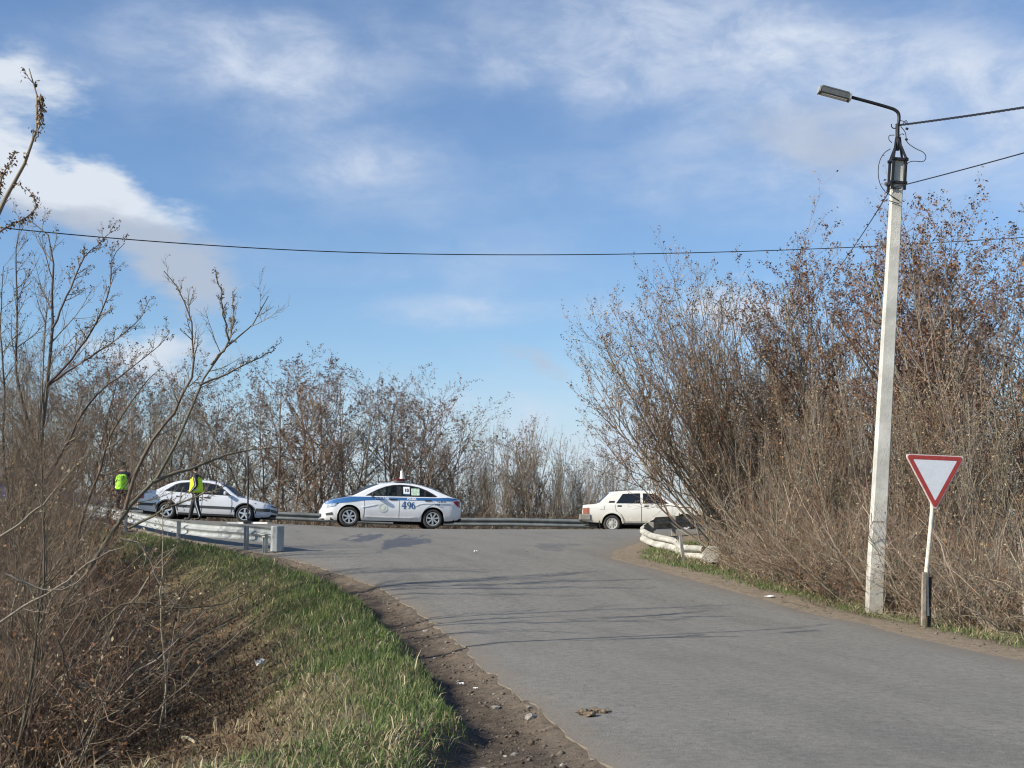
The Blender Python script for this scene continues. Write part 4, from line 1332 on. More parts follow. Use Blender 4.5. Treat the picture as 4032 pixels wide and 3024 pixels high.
wcar = Car('silver_sedan', 'silver-white sedan with dark side moulding facing right behind the officers', Vector((wc.x, wc.y, wz_)), wyaw, wp_, passat, wr_)
wcar.root.scale = (0.965,) * 3
wcar.body(None, [P_silver])
wcar.cabin([P_silver, M_glass_dark], (0.50, 1.06), (-1.62, -1.0))
wcar.wheels(multi_spoke(5, 0.05))
for sd in B2:
    for nm, po_ in (('front_door', [(0.93, 0.24), (-0.03, 0.24), (-0.035, 0.885), (0.92, 0.855), (0.95, 0.6)]), ('rear_door', [(-0.055, 0.24), (-0.72, 0.24), (-0.86, 0.45), (-0.98, 0.65), (-1.06, 0.85), (-1.05, 0.925), (-0.06, 0.888)])):
        d_ = wcar.panel(nm, po_, P_silver, 0.008, (sd,))
        cx_ = 0.12 if nm == 'front_door' else -0.83
        wcar.strip('handle', [(cx_ + 0.1, 0.79), (cx_ - 0.1, 0.795)], 0.045, M_black_plastic, 0.018, (sd,), d_)
    seam(wcar, [(-0.045, 0.23), (-0.045, 0.89)], (sd,)); seam(wcar, [(0.955, 0.24), (0.965, 0.6), (0.935, 0.86)], (sd,))
    wcar.panel('window_surround', [(-1.36, 0.955), (-1.2, 1.08), (-1.01, 1.215), (-0.85, 1.27), (-0.45, 1.315), (0.0, 1.31), (0.40, 1.255), (0.62, 1.12), (0.88, 0.92), (0.9, 0.89), (-0.026, 0.905)], M_black_plastic, 0.004, (sd,))
    wcar.panel('side_window', [(0.80, 0.92), (0.60, 1.08), (0.37, 1.225), (0.0, 1.28), (-0.02, 0.93)], M_glass_dark, 0.009, (sd,))
    wcar.panel('side_window', [(-0.09, 0.935), (-0.09, 1.285), (-0.45, 1.285), (-0.83, 1.245), (-0.99, 1.18), (-1.0, 0.96)], M_glass_dark, 0.009, (sd,))
    wcar.panel('side_window', [(-1.04, 0.965), (-1.04, 1.15), (-1.26, 0.98)], M_glass_dark, 0.009, (sd,))
    wcar.panel('side_moulding', rect(-0.86, 1.03, 0.44, 0.52), M_trim_grey, 0.02, (sd,))
    wcar.panel('side_moulding', rect(-2.2, -1.60, 0.44, 0.53), M_trim_grey, 0.02, (sd,))
    wcar.panel('side_moulding', rect(1.77, 2.24, 0.41, 0.51), M_trim_grey, 0.02, (sd,))
    wcar.panel('sill_panel', rect(-0.83, 1.02, 0.195, 0.26), M_trim_grey, 0.012, (sd,))
    wcar.panel('headlight', [(2.22, 0.615), (2.03, 0.675), (2.0, 0.55), (2.23, 0.53)], M_clear_lens, 0.014, (sd,), step=0.05)
    wcar.panel('taillight', [(-2.22, 0.88), (-2.02, 0.87), (-2.02, 0.68), (-2.22, 0.66)], M_red_lens, 0.014, (sd,), step=0.05)
    for ax in passat['axles']:
        arc = [(ax + 0.365 * math.cos(R(a)), 0.30 + 0.365 * math.sin(R(a))) for a in range(4, 177, 12)]
        wcar.strip('arch_trim', arc, 0.035, M_trim_grey, 0.012, (sd,))
    mb = MB(); mb.box((0.72, sd * 0.93, 0.97), (0.08, 0.16, 0.12)); mb.build('mirror', P_silver, wcar.root, bevel=0.03, smooth=True)
for x_, z_, w_ in ((2.245, 0.45, 1.3), (-2.24, 0.47, 1.45)):
    mb = MB(); mb.box((x_, 0, z_), (0.1, w_, 0.1)); mb.build('bumper', M_trim_grey, wcar.root, bevel=0.02)
mb = MB(); mb.box((2.22, 0, 0.59), (0.04, 0.9, 0.08)); mb.build('grille', M_black_plastic, wcar.root)
mb = MB(); mb.box((2.17, 0, 0.22), (0.14, 1.2, 0.07)); mb.build('front_lip', M_black_plastic, wcar.root, bevel=0.015)

# --- boxy old white sedan, heading right
lyaw = R(-4)
lc_ = at(2548, 2083, 43.6)
lz_, lp_, lr_ = slope_pitch(lc_.x, lc_.y, lyaw)
lada = dict(hw=0.80, axles=(-1.2, 1.224), wr=0.29, arch=0.345, rim_r=0.19, peak=1.43, tumble=0.155, crown=0.02, rim_mat=M_steelwheel,
            vprof=[(0, 0.95), (0.1, 0.98), (0.5, 1.0), (0.75, 0.995), (0.97, 0.975), (1.0, 0.955)],
            top=[(-2.20, 0.62), (-2.185, 0.90), (-2.0, 0.925), (-1.6, 0.95), (-1.0, 0.955), (0.3, 0.945), (0.95, 0.93), (1.5, 0.905), (1.85, 0.885), (1.9, 0.80), (1.92, 0.60)],
            plan=[(-2.20, 0.93), (-2.05, 0.965), (-1.5, 0.99), (-0.5, 1.0), (0.8, 1.0), (1.5, 0.98), (1.8, 0.95), (1.92, 0.92)],
            roof=[(-1.72, 0.94), (-1.60, 0.99), (-1.42, 1.16), (-1.26, 1.325), (-1.15, 1.36), (-0.6, 1.40), (0.0, 1.40), (0.3, 1.365), (0.5, 1.20), (0.75, 1.02), (0.92, 0.93)],
            sill=[(-2.20, 0.38), (-2.0, 0.34), (-1.2, 0.29), (1.2, 0.27), (1.7, 0.28), (1.92, 0.36)])
lcar = Car('boxy_white_sedan', 'old boxy white sedan half hidden behind the right-hand thicket', Vector((lc_.x, lc_.y, lz_)), lyaw, lp_, lada, lr_)
lcar.body(None, [P_cream])
lcar.cabin([P_cream, M_glass_dark], (0.36, 0.86), (-1.60, -1.28))
lcar.wheels(disc_wheel(8), 0.17)
for sd in B2:
    for nm, po_ in (('rear_door', [(-0.22, 0.36), (-0.74, 0.36), (-0.80, 0.5), (-0.9, 0.62), (-1.04, 0.70), (-1.08, 0.94), (-0.22, 0.935)]), ('front_door', [(0.80, 0.36), (-0.195, 0.36), (-0.195, 0.935), (0.80, 0.925)])):
        d_ = lcar.panel(nm, po_, P_cream, 0.008, (sd,))
        cx_ = -0.05 if nm == 'front_door' else -0.95
        lcar.strip('handle', [(cx_ + 0.07, 0.88), (cx_ - 0.07, 0.88)], 0.045, M_black_plastic, 0.02, (sd,), d_)
    seam(lcar, [(-0.208, 0.35), (-0.208, 0.94)], (sd,)); seam(lcar, [(-0.75, 0.36), (-0.91, 0.63), (-1.06, 0.71), (-1.095, 0.94)], (sd,))
    lcar.panel('side_window', [(-1.06, 0.97), (-0.84, 1.30), (-0.26, 1.325), (-0.25, 0.97)], M_glass_dark, 0.008, (sd,))
    lcar.panel('side_window', [(-0.16, 0.97), (-0.16, 1.325), (0.26, 1.305), (0.70, 0.97)], M_glass_dark, 0.008, (sd,))
    lcar.panel('pillar_vent', [(-1.32, 0.99), (-1.28, 1.055), (-1.10, 1.055), (-1.12, 0.99)], M_black_plastic, 0.008, (sd,))
    lcar.panel('taillight', [(-2.178, 0.80), (-1.98, 0.815), (-1.98, 0.62), (-2.178, 0.615)], M_amber, 0.016, (sd,), step=0.05)
    lcar.panel('headlight', [(1.89, 0.78), (1.83, 0.78), (1.83, 0.62), (1.89, 0.62)], M_clear_lens, 0.014, (sd,), step=0.05)
    lcar.strip('arch_lip', [(ax_i, zi) for ax_i, zi in [(-1.2 + 0.37 * math.cos(R(a)), 0.29 + 0.37 * math.sin(R(a))) for a in range(2, 179, 11)]], 0.045, P_cream, 0.02, (sd,))
    lcar.strip('arch_lip', [(ax_i, zi) for ax_i, zi in [(1.224 + 0.37 * math.cos(R(a)), 0.29 + 0.37 * math.sin(R(a))) for a in range(2, 179, 11)]], 0.045, P_cream, 0.02, (sd,))
    lcar.panel('sill_panel', rect(-0.80, 0.85, 0.27, 0.325), M_trim_grey, 0.008, (sd,))
    lcar.panel('fuel_flap', rect(-1.62, -1.46, 0.77, 0.88), P_cream, 0.012, (sd,))
    mb = MB(); mb.box((-1.62, sd * 0.70, 0.27), (0.02, 0.17, 0.24), (0, R(-8), 0)); mb.build('mudflap', M_rubber, lcar.root)
mb = MB(); mb.box((-2.235, 0, 0.50), (0.15, 1.56, 0.2)); mb.box((-2.10, 0.78, 0.50), (0.36, 0.06, 0.19)); mb.box((-2.10, -0.78, 0.50), (0.36, 0.06, 0.19))
mb.build('bumper', M_grey_bumper, lcar.root, bevel=0.02)
mb = MB(); mb.box((1.95, 0, 0.50), (0.12, 1.56, 0.17)); mb.build('bumper', M_grey_bumper, lcar.root, bevel=0.02)
mb = MB(); mb.tube([(-1.9, 0.42, 0.30), (-2.3, 0.42, 0.27)], 0.022, 8); mb.build('exhaust', M_galv_old, lcar.root)

# --- dark blue car mostly hidden by the left-hand shrubs
bx, by = at(228, 1990, 43).x, 42.6
byaw = R(-2)
bz_, bp_, br_ = slope_pitch(bx, by, byaw)
bcar = Car('blue_car', 'dark blue car barely visible through the twigs at far left', Vector((bx - 0.9, by, bz_)), byaw, bp_, passat, br_)
bcar.body(None, [P_dark_blue])
bcar.cabin([P_dark_blue, M_glass_dark], (0.50, 1.06), (-1.62, -1.0))
bcar.wheels(multi_spoke(5, 0.05))
for sd in B2:
    bcar.panel('side_window', [(0.80, 0.92), (0.60, 1.08), (0.37, 1.225), (-0.45, 1.285), (-0.83, 1.245), (-1.2, 0.97)], M_glass_dark, 0.009, (sd,))
    bcar.panel('headlight', [(2.22, 0.615), (2.03, 0.675), (2.0, 0.55), (2.23, 0.53)], M_clear_lens, 0.014, (sd,), step=0.05)
    bcar.panel('side_moulding', rect(-0.86, 1.03, 0.44, 0.52), M_trim_grey, 0.02, (sd,))
mb = MB(); mb.box((2.245, 0, 0.45), (0.1, 1.3, 0.1)); mb.build('bumper', M_trim_grey, bcar.root, bevel=0.02)

# ------------------------------------------------------------------ people
def skin_body(name, J, E, rad, root_i, levels=1):
    me = bpy.data.meshes.new(name)
    me.from_pydata([tuple(p) for p in J], E, [])
    o = bpy.data.objects.new(name, me); COL.objects.link(o)
    sm = o.modifiers.new('s', 'SKIN'); sm.use_smooth_shade = True
    sv = me.skin_vertices[0].data
    for i, r_ in enumerate(rad):
        sv[i].radius = r_ if isinstance(r_, tuple) else (r_, r_)
        sv[i].use_root = (i == root_i)
    ss = o.modifiers.new('d', 'SUBSURF'); ss.levels = ss.render_levels = levels
    dg = bpy.context.evaluated_depsgraph_get()
    nm = bpy.data.meshes.new_from_object(o.evaluated_get(dg))
    bpy.data.objects.remove(o); bpy.data.meshes.remove(me)
    return nm
M_skin = mat('skin', (0.52, 0.32, 0.23), 0.6, 0, 0.06, 30)
M_uniform = mat('dark_uniform_cloth', (0.020, 0.023, 0.030), 0.85, 0, 0.25, 18, 0.2, 120)
M_vest = mat('yellow_green_safety_vest', (0.66, 0.86, 0.03), 0.7, 0, 0.10, 10, 0.15, 60)
M_vest_back = mat('green_safety_vest', (0.36, 0.72, 0.05), 0.7, 0, 0.12, 10, 0.15, 60)
M_reflect = mat('grey_reflective_tape', (0.55, 0.56, 0.55), 0.4)
M_boot = mat('black_boots', (0.012, 0.012, 0.012), 0.6)
M_hair = mat('dark_hair', (0.02, 0.016, 0.013), 0.8)
def person(label, loc, yaw, pose):
    """faces local +x; pose gives joints in metres"""
    root = thing('person', label, 'person', loc, (0, 0, yaw), 'traffic officers beside the road')
    p = pose
    J, E, rad, part = [], [], [], []
    def add(co, r_, pt, par=None):
        J.append(Vector(co)); rad.append(r_); part.append(pt)
        if par is not None:
            E.append((par, len(J) - 1))
        return len(J) - 1
    pel = add(p['pelvis'], (0.125, 0.105), 'u')
    wa = add(p['waist'], (0.13, 0.105), 'u', pel)
    ch = add(p['chest'], (0.165, 0.115), 'u', wa)
    nb_ = add(p['neck'], 0.058, 'k', ch)
    add(Vector(p['neck']) + Vector((0.02, 0, 0.07)), 0.055, 'k', nb_)
    hd0 = add(Vector(p['head']) + Vector((0.0, 0, -0.04)), (0.078, 0.085), 'k', len(J) - 1)
    hd1 = add(Vector(p['head']) + Vector((0.0, 0, 0.06)), (0.075, 0.09), 'k', hd0)
    for sd in (1, -1):
        n = 'L' if sd > 0 else 'R'
        hip = add(Vector(p['pelvis']) + Vector((0, sd * 0.095, -0.07)), 0.115, 'u', pel)
        kn = add(p['knee' + n], 0.082, 'u', hip)
        an = add(p['ank' + n], 0.066, 'b', kn)
        add(Vector(p['ank' + n]) + Vector((0.03, 0, -0.065)), 0.042, 'b', an)
        add(Vector(p['ank' + n]) + Vector((0.17, 0, -0.07)), 0.036, 'b', len(J) - 1)
        sh = add(Vector(p['chest']) + Vector((0, sd * 0.185, 0.075)), 0.082, 'u', ch)
        el = add(p['elb' + n], 0.066, 'u', sh)
        wr_ = add(p['wri' + n], 0.044, 'u', el)
        d = (Vector(p['wri' + n]) - Vector(p['elb' + n])).normalized()
        pa = add(Vector(p['wri' + n]) + d * 0.06, (0.032, 0.018), 'k', wr_)
        sdv = d.cross(Vector((0, 0, 1)))
        sdv = sdv.normalized() if sdv.length > 0.2 else Vector((1, 0, 0))
        cl = Vector((0, -sd, 0)) * 0.4 - Vector((0, 0, 0.2))
        for k in range(4):
            b0 = Vector(p['wri' + n]) + d * 0.095 + sdv * (k - 1.5) * 0.02
            f0 = add(b0, 0.0095, 'k', pa)
            f1 = add(b0 + (d + cl * 0.3) * (0.032, 0.036, 0.034, 0.027)[k], 0.0088, 'k', f0)
            add(J[-1] + (d * 0.6 + cl) * 0.026, 0.008, 'k', f1)
        t0 = add(Vector(p['wri' + n]) + d * 0.045 + sdv * 0.035, 0.0105, 'k', pa)
        add(J[-1] + (d + sdv * 0.6) * 0.035, 0.009, 'k', t0)
    me = skin_body('body', J, E, rad, pel, 1)
    co = np.empty(len(me.vertices) * 3); me.vertices.foreach_get('co', co); co = co.reshape(-1, 3)
    mi = []
    JA = np.array([tuple(j) for j in J])
    segs = [(a, b) for a, b in E]
    key = {'u': 0, 'k': 1, 'b': 2}
    for f in me.polygons:
        c = co[list(f.vertices)].mean(0)
        best, bd = 0, 9
        for a, b in segs:
            ab = JA[b] - JA[a]; t_ = np.clip(np.dot(c - JA[a], ab) / (ab @ ab + 1e-9), 0, 1)
            d_ = np.linalg.norm(c - JA[a] - t_ * ab)
            if d_ < bd:
                bd, best = d_, key[part[b]] if t_ > (0.85 if part[a] == 'u' and part[b] == 'k' else 0.35) else key[part[a]]
        mi.append(best)
    body = obj('body', me, [M_uniform, M_skin, M_boot], root, smooth=True)
    me.polygons.foreach_set('material_index', np.array(mi, np.int32))
    hv = Vector(p['head'])
    # face, cap, hair
    mb = MB()
    mb.add([hv + Vector(q_) for q_ in ((0.085, 0.014, 0.015), (0.085, -0.014, 0.015), (0.112, 0, -0.022), (0.088, 0, -0.028), (0.086, 0, 0.03))], [(0, 2, 4), (4, 2, 1), (0, 3, 2), (2, 3, 1)])
    for sd in (1, -1):
        mb.box(hv + Vector((0.0, sd * 0.083, -0.0)), (0.035, 0.016, 0.06))
    mb.build('face_features', M_skin, root)
    mb = MB()
    for sd in (1, -1):
        mb.box(hv + Vector((0.083, sd * 0.032, 0.024)), (0.012, 0.026, 0.011))
    mb.box(hv + Vector((0.082, 0, -0.052)), (0.012, 0.045, 0.009))
    mb.build('eyes_and_mouth', mat('dark_features', (0.10, 0.05, 0.04), 0.6), root)
    mb = MB()
    mb.lathe([(0.096, -0.015), (0.100, 0.02), (0.10, 0.06), (0.085, 0.105), (0.045, 0.128), (0.0, 0.132)], 16, M=Matrix.Translation(hv + Vector((-0.004, 0, 0.03))) @ Matrix.Rotation(R(90), 4, 'X') @ Matrix.Scale(1, 4))
    mb.prism([(0.05, -0.07), (0.15, -0.06), (0.175, 0.0), (0.15, 0.06), (0.05, 0.07)], 0.035, 0.047, M=Matrix.Translation(hv))
    mb.build('cap', M_uniform, root, smooth=True)
    mb = MB()
    mb.lathe([(0.092, 0.0), (0.093, 0.04), (0.09, 0.08)], 14, M=Matrix.Translation(hv + Vector((-0.015, 0, -0.045))) @ Matrix.Rotation(R(90), 4, 'X'))
    mb.build('hair', M_hair, root, smooth=True)
    # vest
    VJ = [Vector(p['pelvis']) + Vector((0, 0, -0.02)), Vector(p['waist']), Vector(p['chest']), Vector(p['chest']) + Vector((0, 0, 0.11))]
    VE = [(0, 1), (1, 2), (2, 3)]
    VR = [(0.28, 0.23), (0.24, 0.20), (0.27, 0.20), (0.16, 0.13)]
    for sd in (1, -1):
        VJ.append(Vector(p['chest']) + Vector((0, sd * 0.155, 0.095))); VR.append((0.115, 0.115)); VE.append((2, len(VJ) - 1))
    vm_ = skin_body('safety_vest', VJ, VE, VR, 1, 2)
    vo_ = obj('safety_vest', vm_, p['vest'], root, smooth=True)
    mb = MB()
    for q_, (rx, ry) in ((Vector(p['waist']) + Vector((0, 0, 0.04)), (0.235, 0.20)), (Vector(p['pelvis']) + Vector((0, 0, 0.04)), (0.24, 0.20))):
        n_ = 20
        V_ = [q_ + Vector((ry * 0.90 * math.cos(2 * math.pi * i / n_), rx * 0.90 * math.sin(2 * math.pi * i / n_), z)) for z in (-0.022, 0.022) for i in range(n_)]
        mb.add(V_, [(i, (i + 1) % n_, n_ + (i + 1) % n_, n_ + i) for i in range(n_)])
    mb.build('reflective_tape', M_reflect, vo_, smooth=True)
    # light stripe down each trouser leg and sleeve
    for sd in (1, -1):
        n = 'L' if sd > 0 else 'R'
        mb = MB()
        h_ = Vector(p['pelvis']) + Vector((0, sd * 0.19, -0.1)); k_ = Vector(p['knee' + n]) + Vector((0, sd * 0.074, 0)); a_n = Vector(p['ank' + n]) + Vector((0, sd * 0.054, 0.02))
        mb.tube([h_, k_, a_n], 0.016, 6)
        s_ = Vector(p['chest']) + Vector((0, sd * 0.25, 0.04)); e_ = Vector(p['elb' + n]) + Vector((0, sd * 0.058, 0)); w_ = Vector(p['wri' + n]) + Vector((0, sd * 0.036, 0))
        mb.tube([s_, e_, w_], 0.011, 6)
        mb.build('uniform_stripe', M_reflect, root, smooth=True)
    return root
# right officer walking left across in front of the silver sedan, forearms raised in front
f1 = at(770, 2052, 40.6)
z1 = float(H(f1.x, 40.6))
person('officer in bright yellow vest and dark cap walking left in front of the silver sedan', (f1.x, 40.6, z1), R(180),
       dict(pelvis=(0, 0, 0.93), waist=(0.0, 0, 1.10), chest=(0.01, 0, 1.31), neck=(0.03, 0, 1.50), head=(0.07, 0, 1.63),
            kneeL=(-0.05, 0.10, 0.50), ankL=(-0.17, 0.11, 0.11), kneeR=(0.13, -0.10, 0.50), ankR=(0.20, -0.10, 0.11),
            elbL=(-0.06, 0.25, 1.10), wriL=(0.10, 0.20, 0.94), elbR=(-0.02, -0.25, 1.10), wriR=(0.18, -0.16, 1.0), vest=M_vest))
f2 = at(505, 2030, 42.0)
z2 = float(H(f2.x, 41.2))
person('officer in yellow-green vest standing with back turned left of the silver sedan', (f2.x, 41.2, z2), R(100),
       dict(pelvis=(0, 0, 0.93), waist=(0.0, 0, 1.10), chest=(0.0, 0, 1.31), neck=(0.015, 0, 1.50), head=(0.035, 0, 1.63),
            kneeL=(0.02, 0.11, 0.50), ankL=(0, 0.13, 0.11), kneeR=(0.02, -0.11, 0.50), ankR=(-0.02, -0.13, 0.11),
            elbL=(-0.03, 0.28, 1.10), wriL=(0.06, 0.27, 0.88), elbR=(-0.03, -0.28, 1.10), wriR=(0.06, -0.27, 0.88), vest=M_vest_back))

# ------------------------------------------------------------------ portable sign stand seen edge-on
ss_ = hit(975, 2064, H)
st = thing('portable_sign_stand', 'thin dark portable sign post on a white cross base beside the guardrail', 'sign stand', ss_)
zt = (at(979, 1796, ss_.y) - ss_)
mb = MB(); mb.tube([Vector((0, 0, 0.02)), zt], 0.024, 10); mb.build('pole', M_black_metal, st, smooth=True)
mb = MB(); mb.box(zt * 0.86, (0.018, 0.34, 0.50), (0, R(2), R(11.5))); mb.build('sign_panel', M_trim_grey, st)
mb = MB(); mb.box((0.12, -0.03, 0.035), (0.95, 0.07, 0.05), (0, 0, R(-6))); mb.build('base_bar', M_white_paint, st)
mb = MB(); mb.box((-0.12, 0.03, 0.04), (0.95, 0.07, 0.05), (0, 0, R(8))); mb.build('base_bar', M_white_paint, st)
mb = MB(); mb.box((0.0, 0, 0.06), (0.22, 0.20, 0.08)); mb.build('socket', M_black_metal, st, bevel=0.01)
# ------------------------------------------------------------------ bare trees and shrubs
M_bark = attr_mat('bark_and_twigs', 0.9, 0.0, 0.15)
M_trunk = mat('grey_brown_bark', (0.155, 0.128, 0.10), 0.95, 0, 0.3, 9, 0.4, 45)
def norm(v_):
    return v_ / np.maximum(np.linalg.norm(v_, axis=-1, keepdims=True), 1e-9)
def walk(S, Dv, L, n, wig, trop, r):
    B = len(S)
    P = np.zeros((B, n + 1, 3)); P[:, 0] = S
    d = norm(np.asarray(Dv, float)).copy()
    for i in range(n):
        d = d + r.normal(0, wig, (B, 3)); d[:, 2] += trop
        d = norm(d)
        P[:, i + 1] = P[:, i] + d * (L / n)[:, None]
    return P
def tubes(P, Rad, sides):
    B, n, _ = P.shape
    T = np.empty_like(P)
    T[:, 1:-1] = P[:, 2:] - P[:, :-2]; T[:, 0] = P[:, 1] - P[:, 0]; T[:, -1] = P[:, -1] - P[:, -2]
    T = norm(T)
    a = norm(np.cross(T, np.array([0.37, 0.61, -0.70])))
    b = np.cross(T, a)
    ang = 2 * np.pi * np.arange(sides) / sides
    V = P[:, :, None] + (a[:, :, None] * np.cos(ang)[:, None] + b[:, :, None] * np.sin(ang)[:, None]) * Rad[:, :, None, None]
    idx_ = np.arange(B * n * sides).reshape(B, n, sides)
    nx_ = np.roll(idx_, -1, axis=2)
    Q = np.stack([idx_[:, :-1], nx_[:, :-1], nx_[:, 1:], idx_[:, 1:]], -1).reshape(-1, 4)
    return V.reshape(-1, 3), Q
def kids(P, Rad, L, per, f0, f1, ang, lf, rf, r, jit=0.3, upbias=0.0):
    """side branches spread along each parent"""
    B, n, _ = P.shape
    m = B * per
    pi = np.repeat(np.arange(B), per)
    f = np.tile((np.arange(per) + 0.5) / per, B) + r.uniform(-0.5, 0.5, m) / per
    f = f0 + (f1 - f0) * f
    x = np.clip(f * (n - 1), 0, n - 1.001); i0 = x.astype(int); w = (x - i0)[:, None]
    S = P[pi, i0] * (1 - w) + P[pi, i0 + 1] * w
    T = norm(P[pi, i0 + 1] - P[pi, i0])
    rr = Rad[pi, i0] * (1 - w[:, 0]) + Rad[pi, i0 + 1] * w[:, 0]
    q = norm(np.cross(T, r.normal(0, 1, (m, 3))))
    if upbias:
        q[:, 2] += upbias; q = norm(q - T * (q * T).sum(-1, keepdims=True))
    a = np.radians(ang) * r.uniform(1 - jit, 1 + jit, m)
    Dv = T * np.cos(a)[:, None] + q * np.sin(a)[:, None]
    Ln = L[pi] * lf * (1.12 - 0.62 * f) * r.uniform(0.55, 1.35, m)
    return S, Dv, Ln, np.minimum(rr * 0.75, rf * r.uniform(0.75, 1.3, m))
def taper(r0, n, tip=0.35):
    return r0[:, None] * np.linspace(1, tip, n + 1)[None, :]
class Acc:
    def __init__(s):
        s.V = []; s.Q = []; s.C = []; s.T = []; s.n = 0
    def tubes(s, P, Rad, sides, col, r, var=0.25):
        V, Q = tubes(P, Rad, sides)
        s.V.append(V); s.Q.append(Q + s.n); s.n += len(V)
        B = len(P)
        c = np.asarray(col)[None, :] * r.uniform(1 - var, 1 + var, (B, 1)) * r.uniform(0.93, 1.07, (B, 3))
        s.C.append(np.repeat(c, P.shape[1] * sides, axis=0))
    def leaves(s, P, N, size, cols, r, hang=0.3, fr=(0.2, 1.0), squash=0.55):
        B, n, _ = P.shape
        pi = r.integers(0, B, N); x = r.uniform(*fr, N) * (n - 1.001); i0 = x.astype(int); w = (x - i0)[:, None]
        c0 = P[pi, i0] * (1 - w) + P[pi, i0 + 1] * w + r.normal(0, size * 0.4, (N, 3))
        d = norm(r.normal(0, 1, (N, 3)) + np.array([0, 0, -hang * 2]))
        q = norm(np.cross(d, r.normal(0, 1, (N, 3))))
        sz = size * r.uniform(0.5, 1.4, (N, 1))
        V = np.stack([c0, c0 + d * sz * 0.5 + q * sz * 0.5 * squash, c0 + d * sz, c0 + d * sz * 0.5 - q * sz * 0.5 * squash], 1).reshape(-1, 3)
        k = np.arange(N)[:, None] * 4 + s.n
        s.T.append(np.concatenate([k + np.array([0, 1, 2]), k + np.array([0, 2, 3])])); s.V.append(V); s.n += len(V)
        cc = np.asarray(cols)[r.integers(0, len(cols), N)] * r.uniform(0.7, 1.3, (N, 1))
        s.C.append(np.repeat(cc, 4, axis=0))
    def mesh(s, name):
        V = np.concatenate(s.V)
        me = fast_mesh(name, V, np.concatenate(s.T) if s.T else None, np.concatenate(s.Q) if s.Q else None)
        set_col(me, np.concatenate(s.C))
        me.materials.append(M_bark)
        me['nat'] = float(np.percentile(V[:, 2], 99.9))
        return me
TW_GREY = (0.26, 0.222, 0.172); TW_BROWN = (0.215, 0.15, 0.102); TW_PALE = (0.33, 0.285, 0.22); TW_RED = (0.18, 0.11, 0.078)
LV_RED = [(0.19, 0.095, 0.06), (0.15, 0.08, 0.055), (0.24, 0.135, 0.085), (0.11, 0.07, 0.055)]
LV_TAN = [(0.32, 0.26, 0.17), (0.26, 0.20, 0.125), (0.19, 0.145, 0.095), (0.36, 0.30, 0.20)]
LV_OLIVE = [(0.17, 0.15, 0.085), (0.20, 0.18, 0.10), (0.13, 0.11, 0.075)]
LV_GREY = [(0.16, 0.13, 0.115), (0.22, 0.19, 0.16), (0.12, 0.095, 0.085)]
LV_ORANGE = [(0.24, 0.12, 0.05), (0.18, 0.085, 0.04), (0.28, 0.16, 0.08)]
def tree_mesh(seed, stems=6, lean=(4, 30), L=(5, 7), r0=0.045, spread=0.35, wig=0.05, trop=0.02, az=None,
              k1=(13, 0.15, 1.0, 38, 0.36, 0.016), k2=(8, 0.1, 1.0, 38, 0.36, 0.0085), k3=(5, 0.1, 1.0, 36, 0.42, 0.005),
              twig=TW_GREY, nleaf=4000, lsize=0.04, lcols=LV_TAN, up=0.03, hang=0.3, guides=None, tip=0.3, stemcol=None, lfr=(0.2, 1.0)):
    r = np.random.default_rng(seed)
    ta, ca = Acc(), Acc()
    stemcol = stemcol or (0.23, 0.195, 0.15)
    if guides is None:
        a = r.uniform(0, 2 * np.pi, stems) if az is None else np.radians(az[0]) + r.uniform(-1, 1, stems) * np.radians(az[1])
        le = np.radians(r.uniform(lean[0], lean[1], stems))
        S = np.stack([np.cos(a) * spread * r.uniform(0.1, 1, stems), np.sin(a) * spread * r.uniform(0.1, 1, stems), np.full(stems, -0.25)], -1)
        Dv = np.stack([np.cos(a) * np.sin(le), np.sin(a) * np.sin(le), np.cos(le)], -1)
        Ls = r.uniform(L[0], L[1], stems) * (1 - 0.12 * le)
        P0 = walk(S, Dv, Ls, 11, wig, trop, r)
        R0 = taper(r0 * r.uniform(0.6, 1.2, stems), 11, tip * 0.5)
    else:
        P0, R0 = [], []
        for pts, ra, rb in guides:
            q = np.array([tuple(p) for p in smooth_path([Vector(p) for p in pts], 2)])
            sg = np.r_[0, np.cumsum(np.linalg.norm(np.diff(q, axis=0), axis=1))]
            u_ = np.linspace(0, sg[-1], 15)
            P0.append(np.stack([np.interp(u_, sg, q[:, k]) for k in range(3)], -1) + r.normal(0, 0.008, (15, 3)))
            R0.append(np.linspace(ra, rb, 15))
        P0, R0 = np.array(P0), np.array(R0)
        Ls = np.linalg.norm(np.diff(P0, axis=1), axis=-1).sum(1)
    ta.tubes(P0, R0, 7, stemcol, r, 0.2)
    S, Dv, L1, r1 = kids(P0, R0, Ls, k1[0], k1[1], k1[2], k1[3], k1[4], k1[5], r, upbias=0.25)
    P1 = walk(S, Dv, L1, 6, wig * 1.4, up, r); R1 = taper(r1, 6, 0.3)
    ca.tubes(P1, R1, 4, twig, r)
    S, Dv, L2, r2 = kids(P1, R1, L1, k2[0], k2[1], k2[2], k2[3], k2[4], k2[5], r, upbias=0.15)
    P2 = walk(S, Dv, L2, 4, wig * 1.8, up * 1.2, r); R2 = taper(r2, 4, 0.35)
    ca.tubes(P2, R2, 3, twig, r)
    last = P2
    if k3:
        S, Dv, L3, r3 = kids(P2, R2, L2, k3[0], k3[1], k3[2], k3[3], k3[4], k3[5], r)
        P3 = walk(S, Dv, np.minimum(L3, 0.5), 2, wig * 2, up, r); R3 = taper(r3, 2, 0.5)
        ca.tubes(P3, R3, 3, twig, r, 0.35)
        last = P3
    if nleaf:
        ca.leaves(P2, int(nleaf * 0.4), lsize, lcols, r, hang, lfr)
        ca.leaves(last, int(nleaf * 0.6), lsize, lcols, r, hang, lfr)
    return ta.mesh('trunk'), ca.mesh('crown')
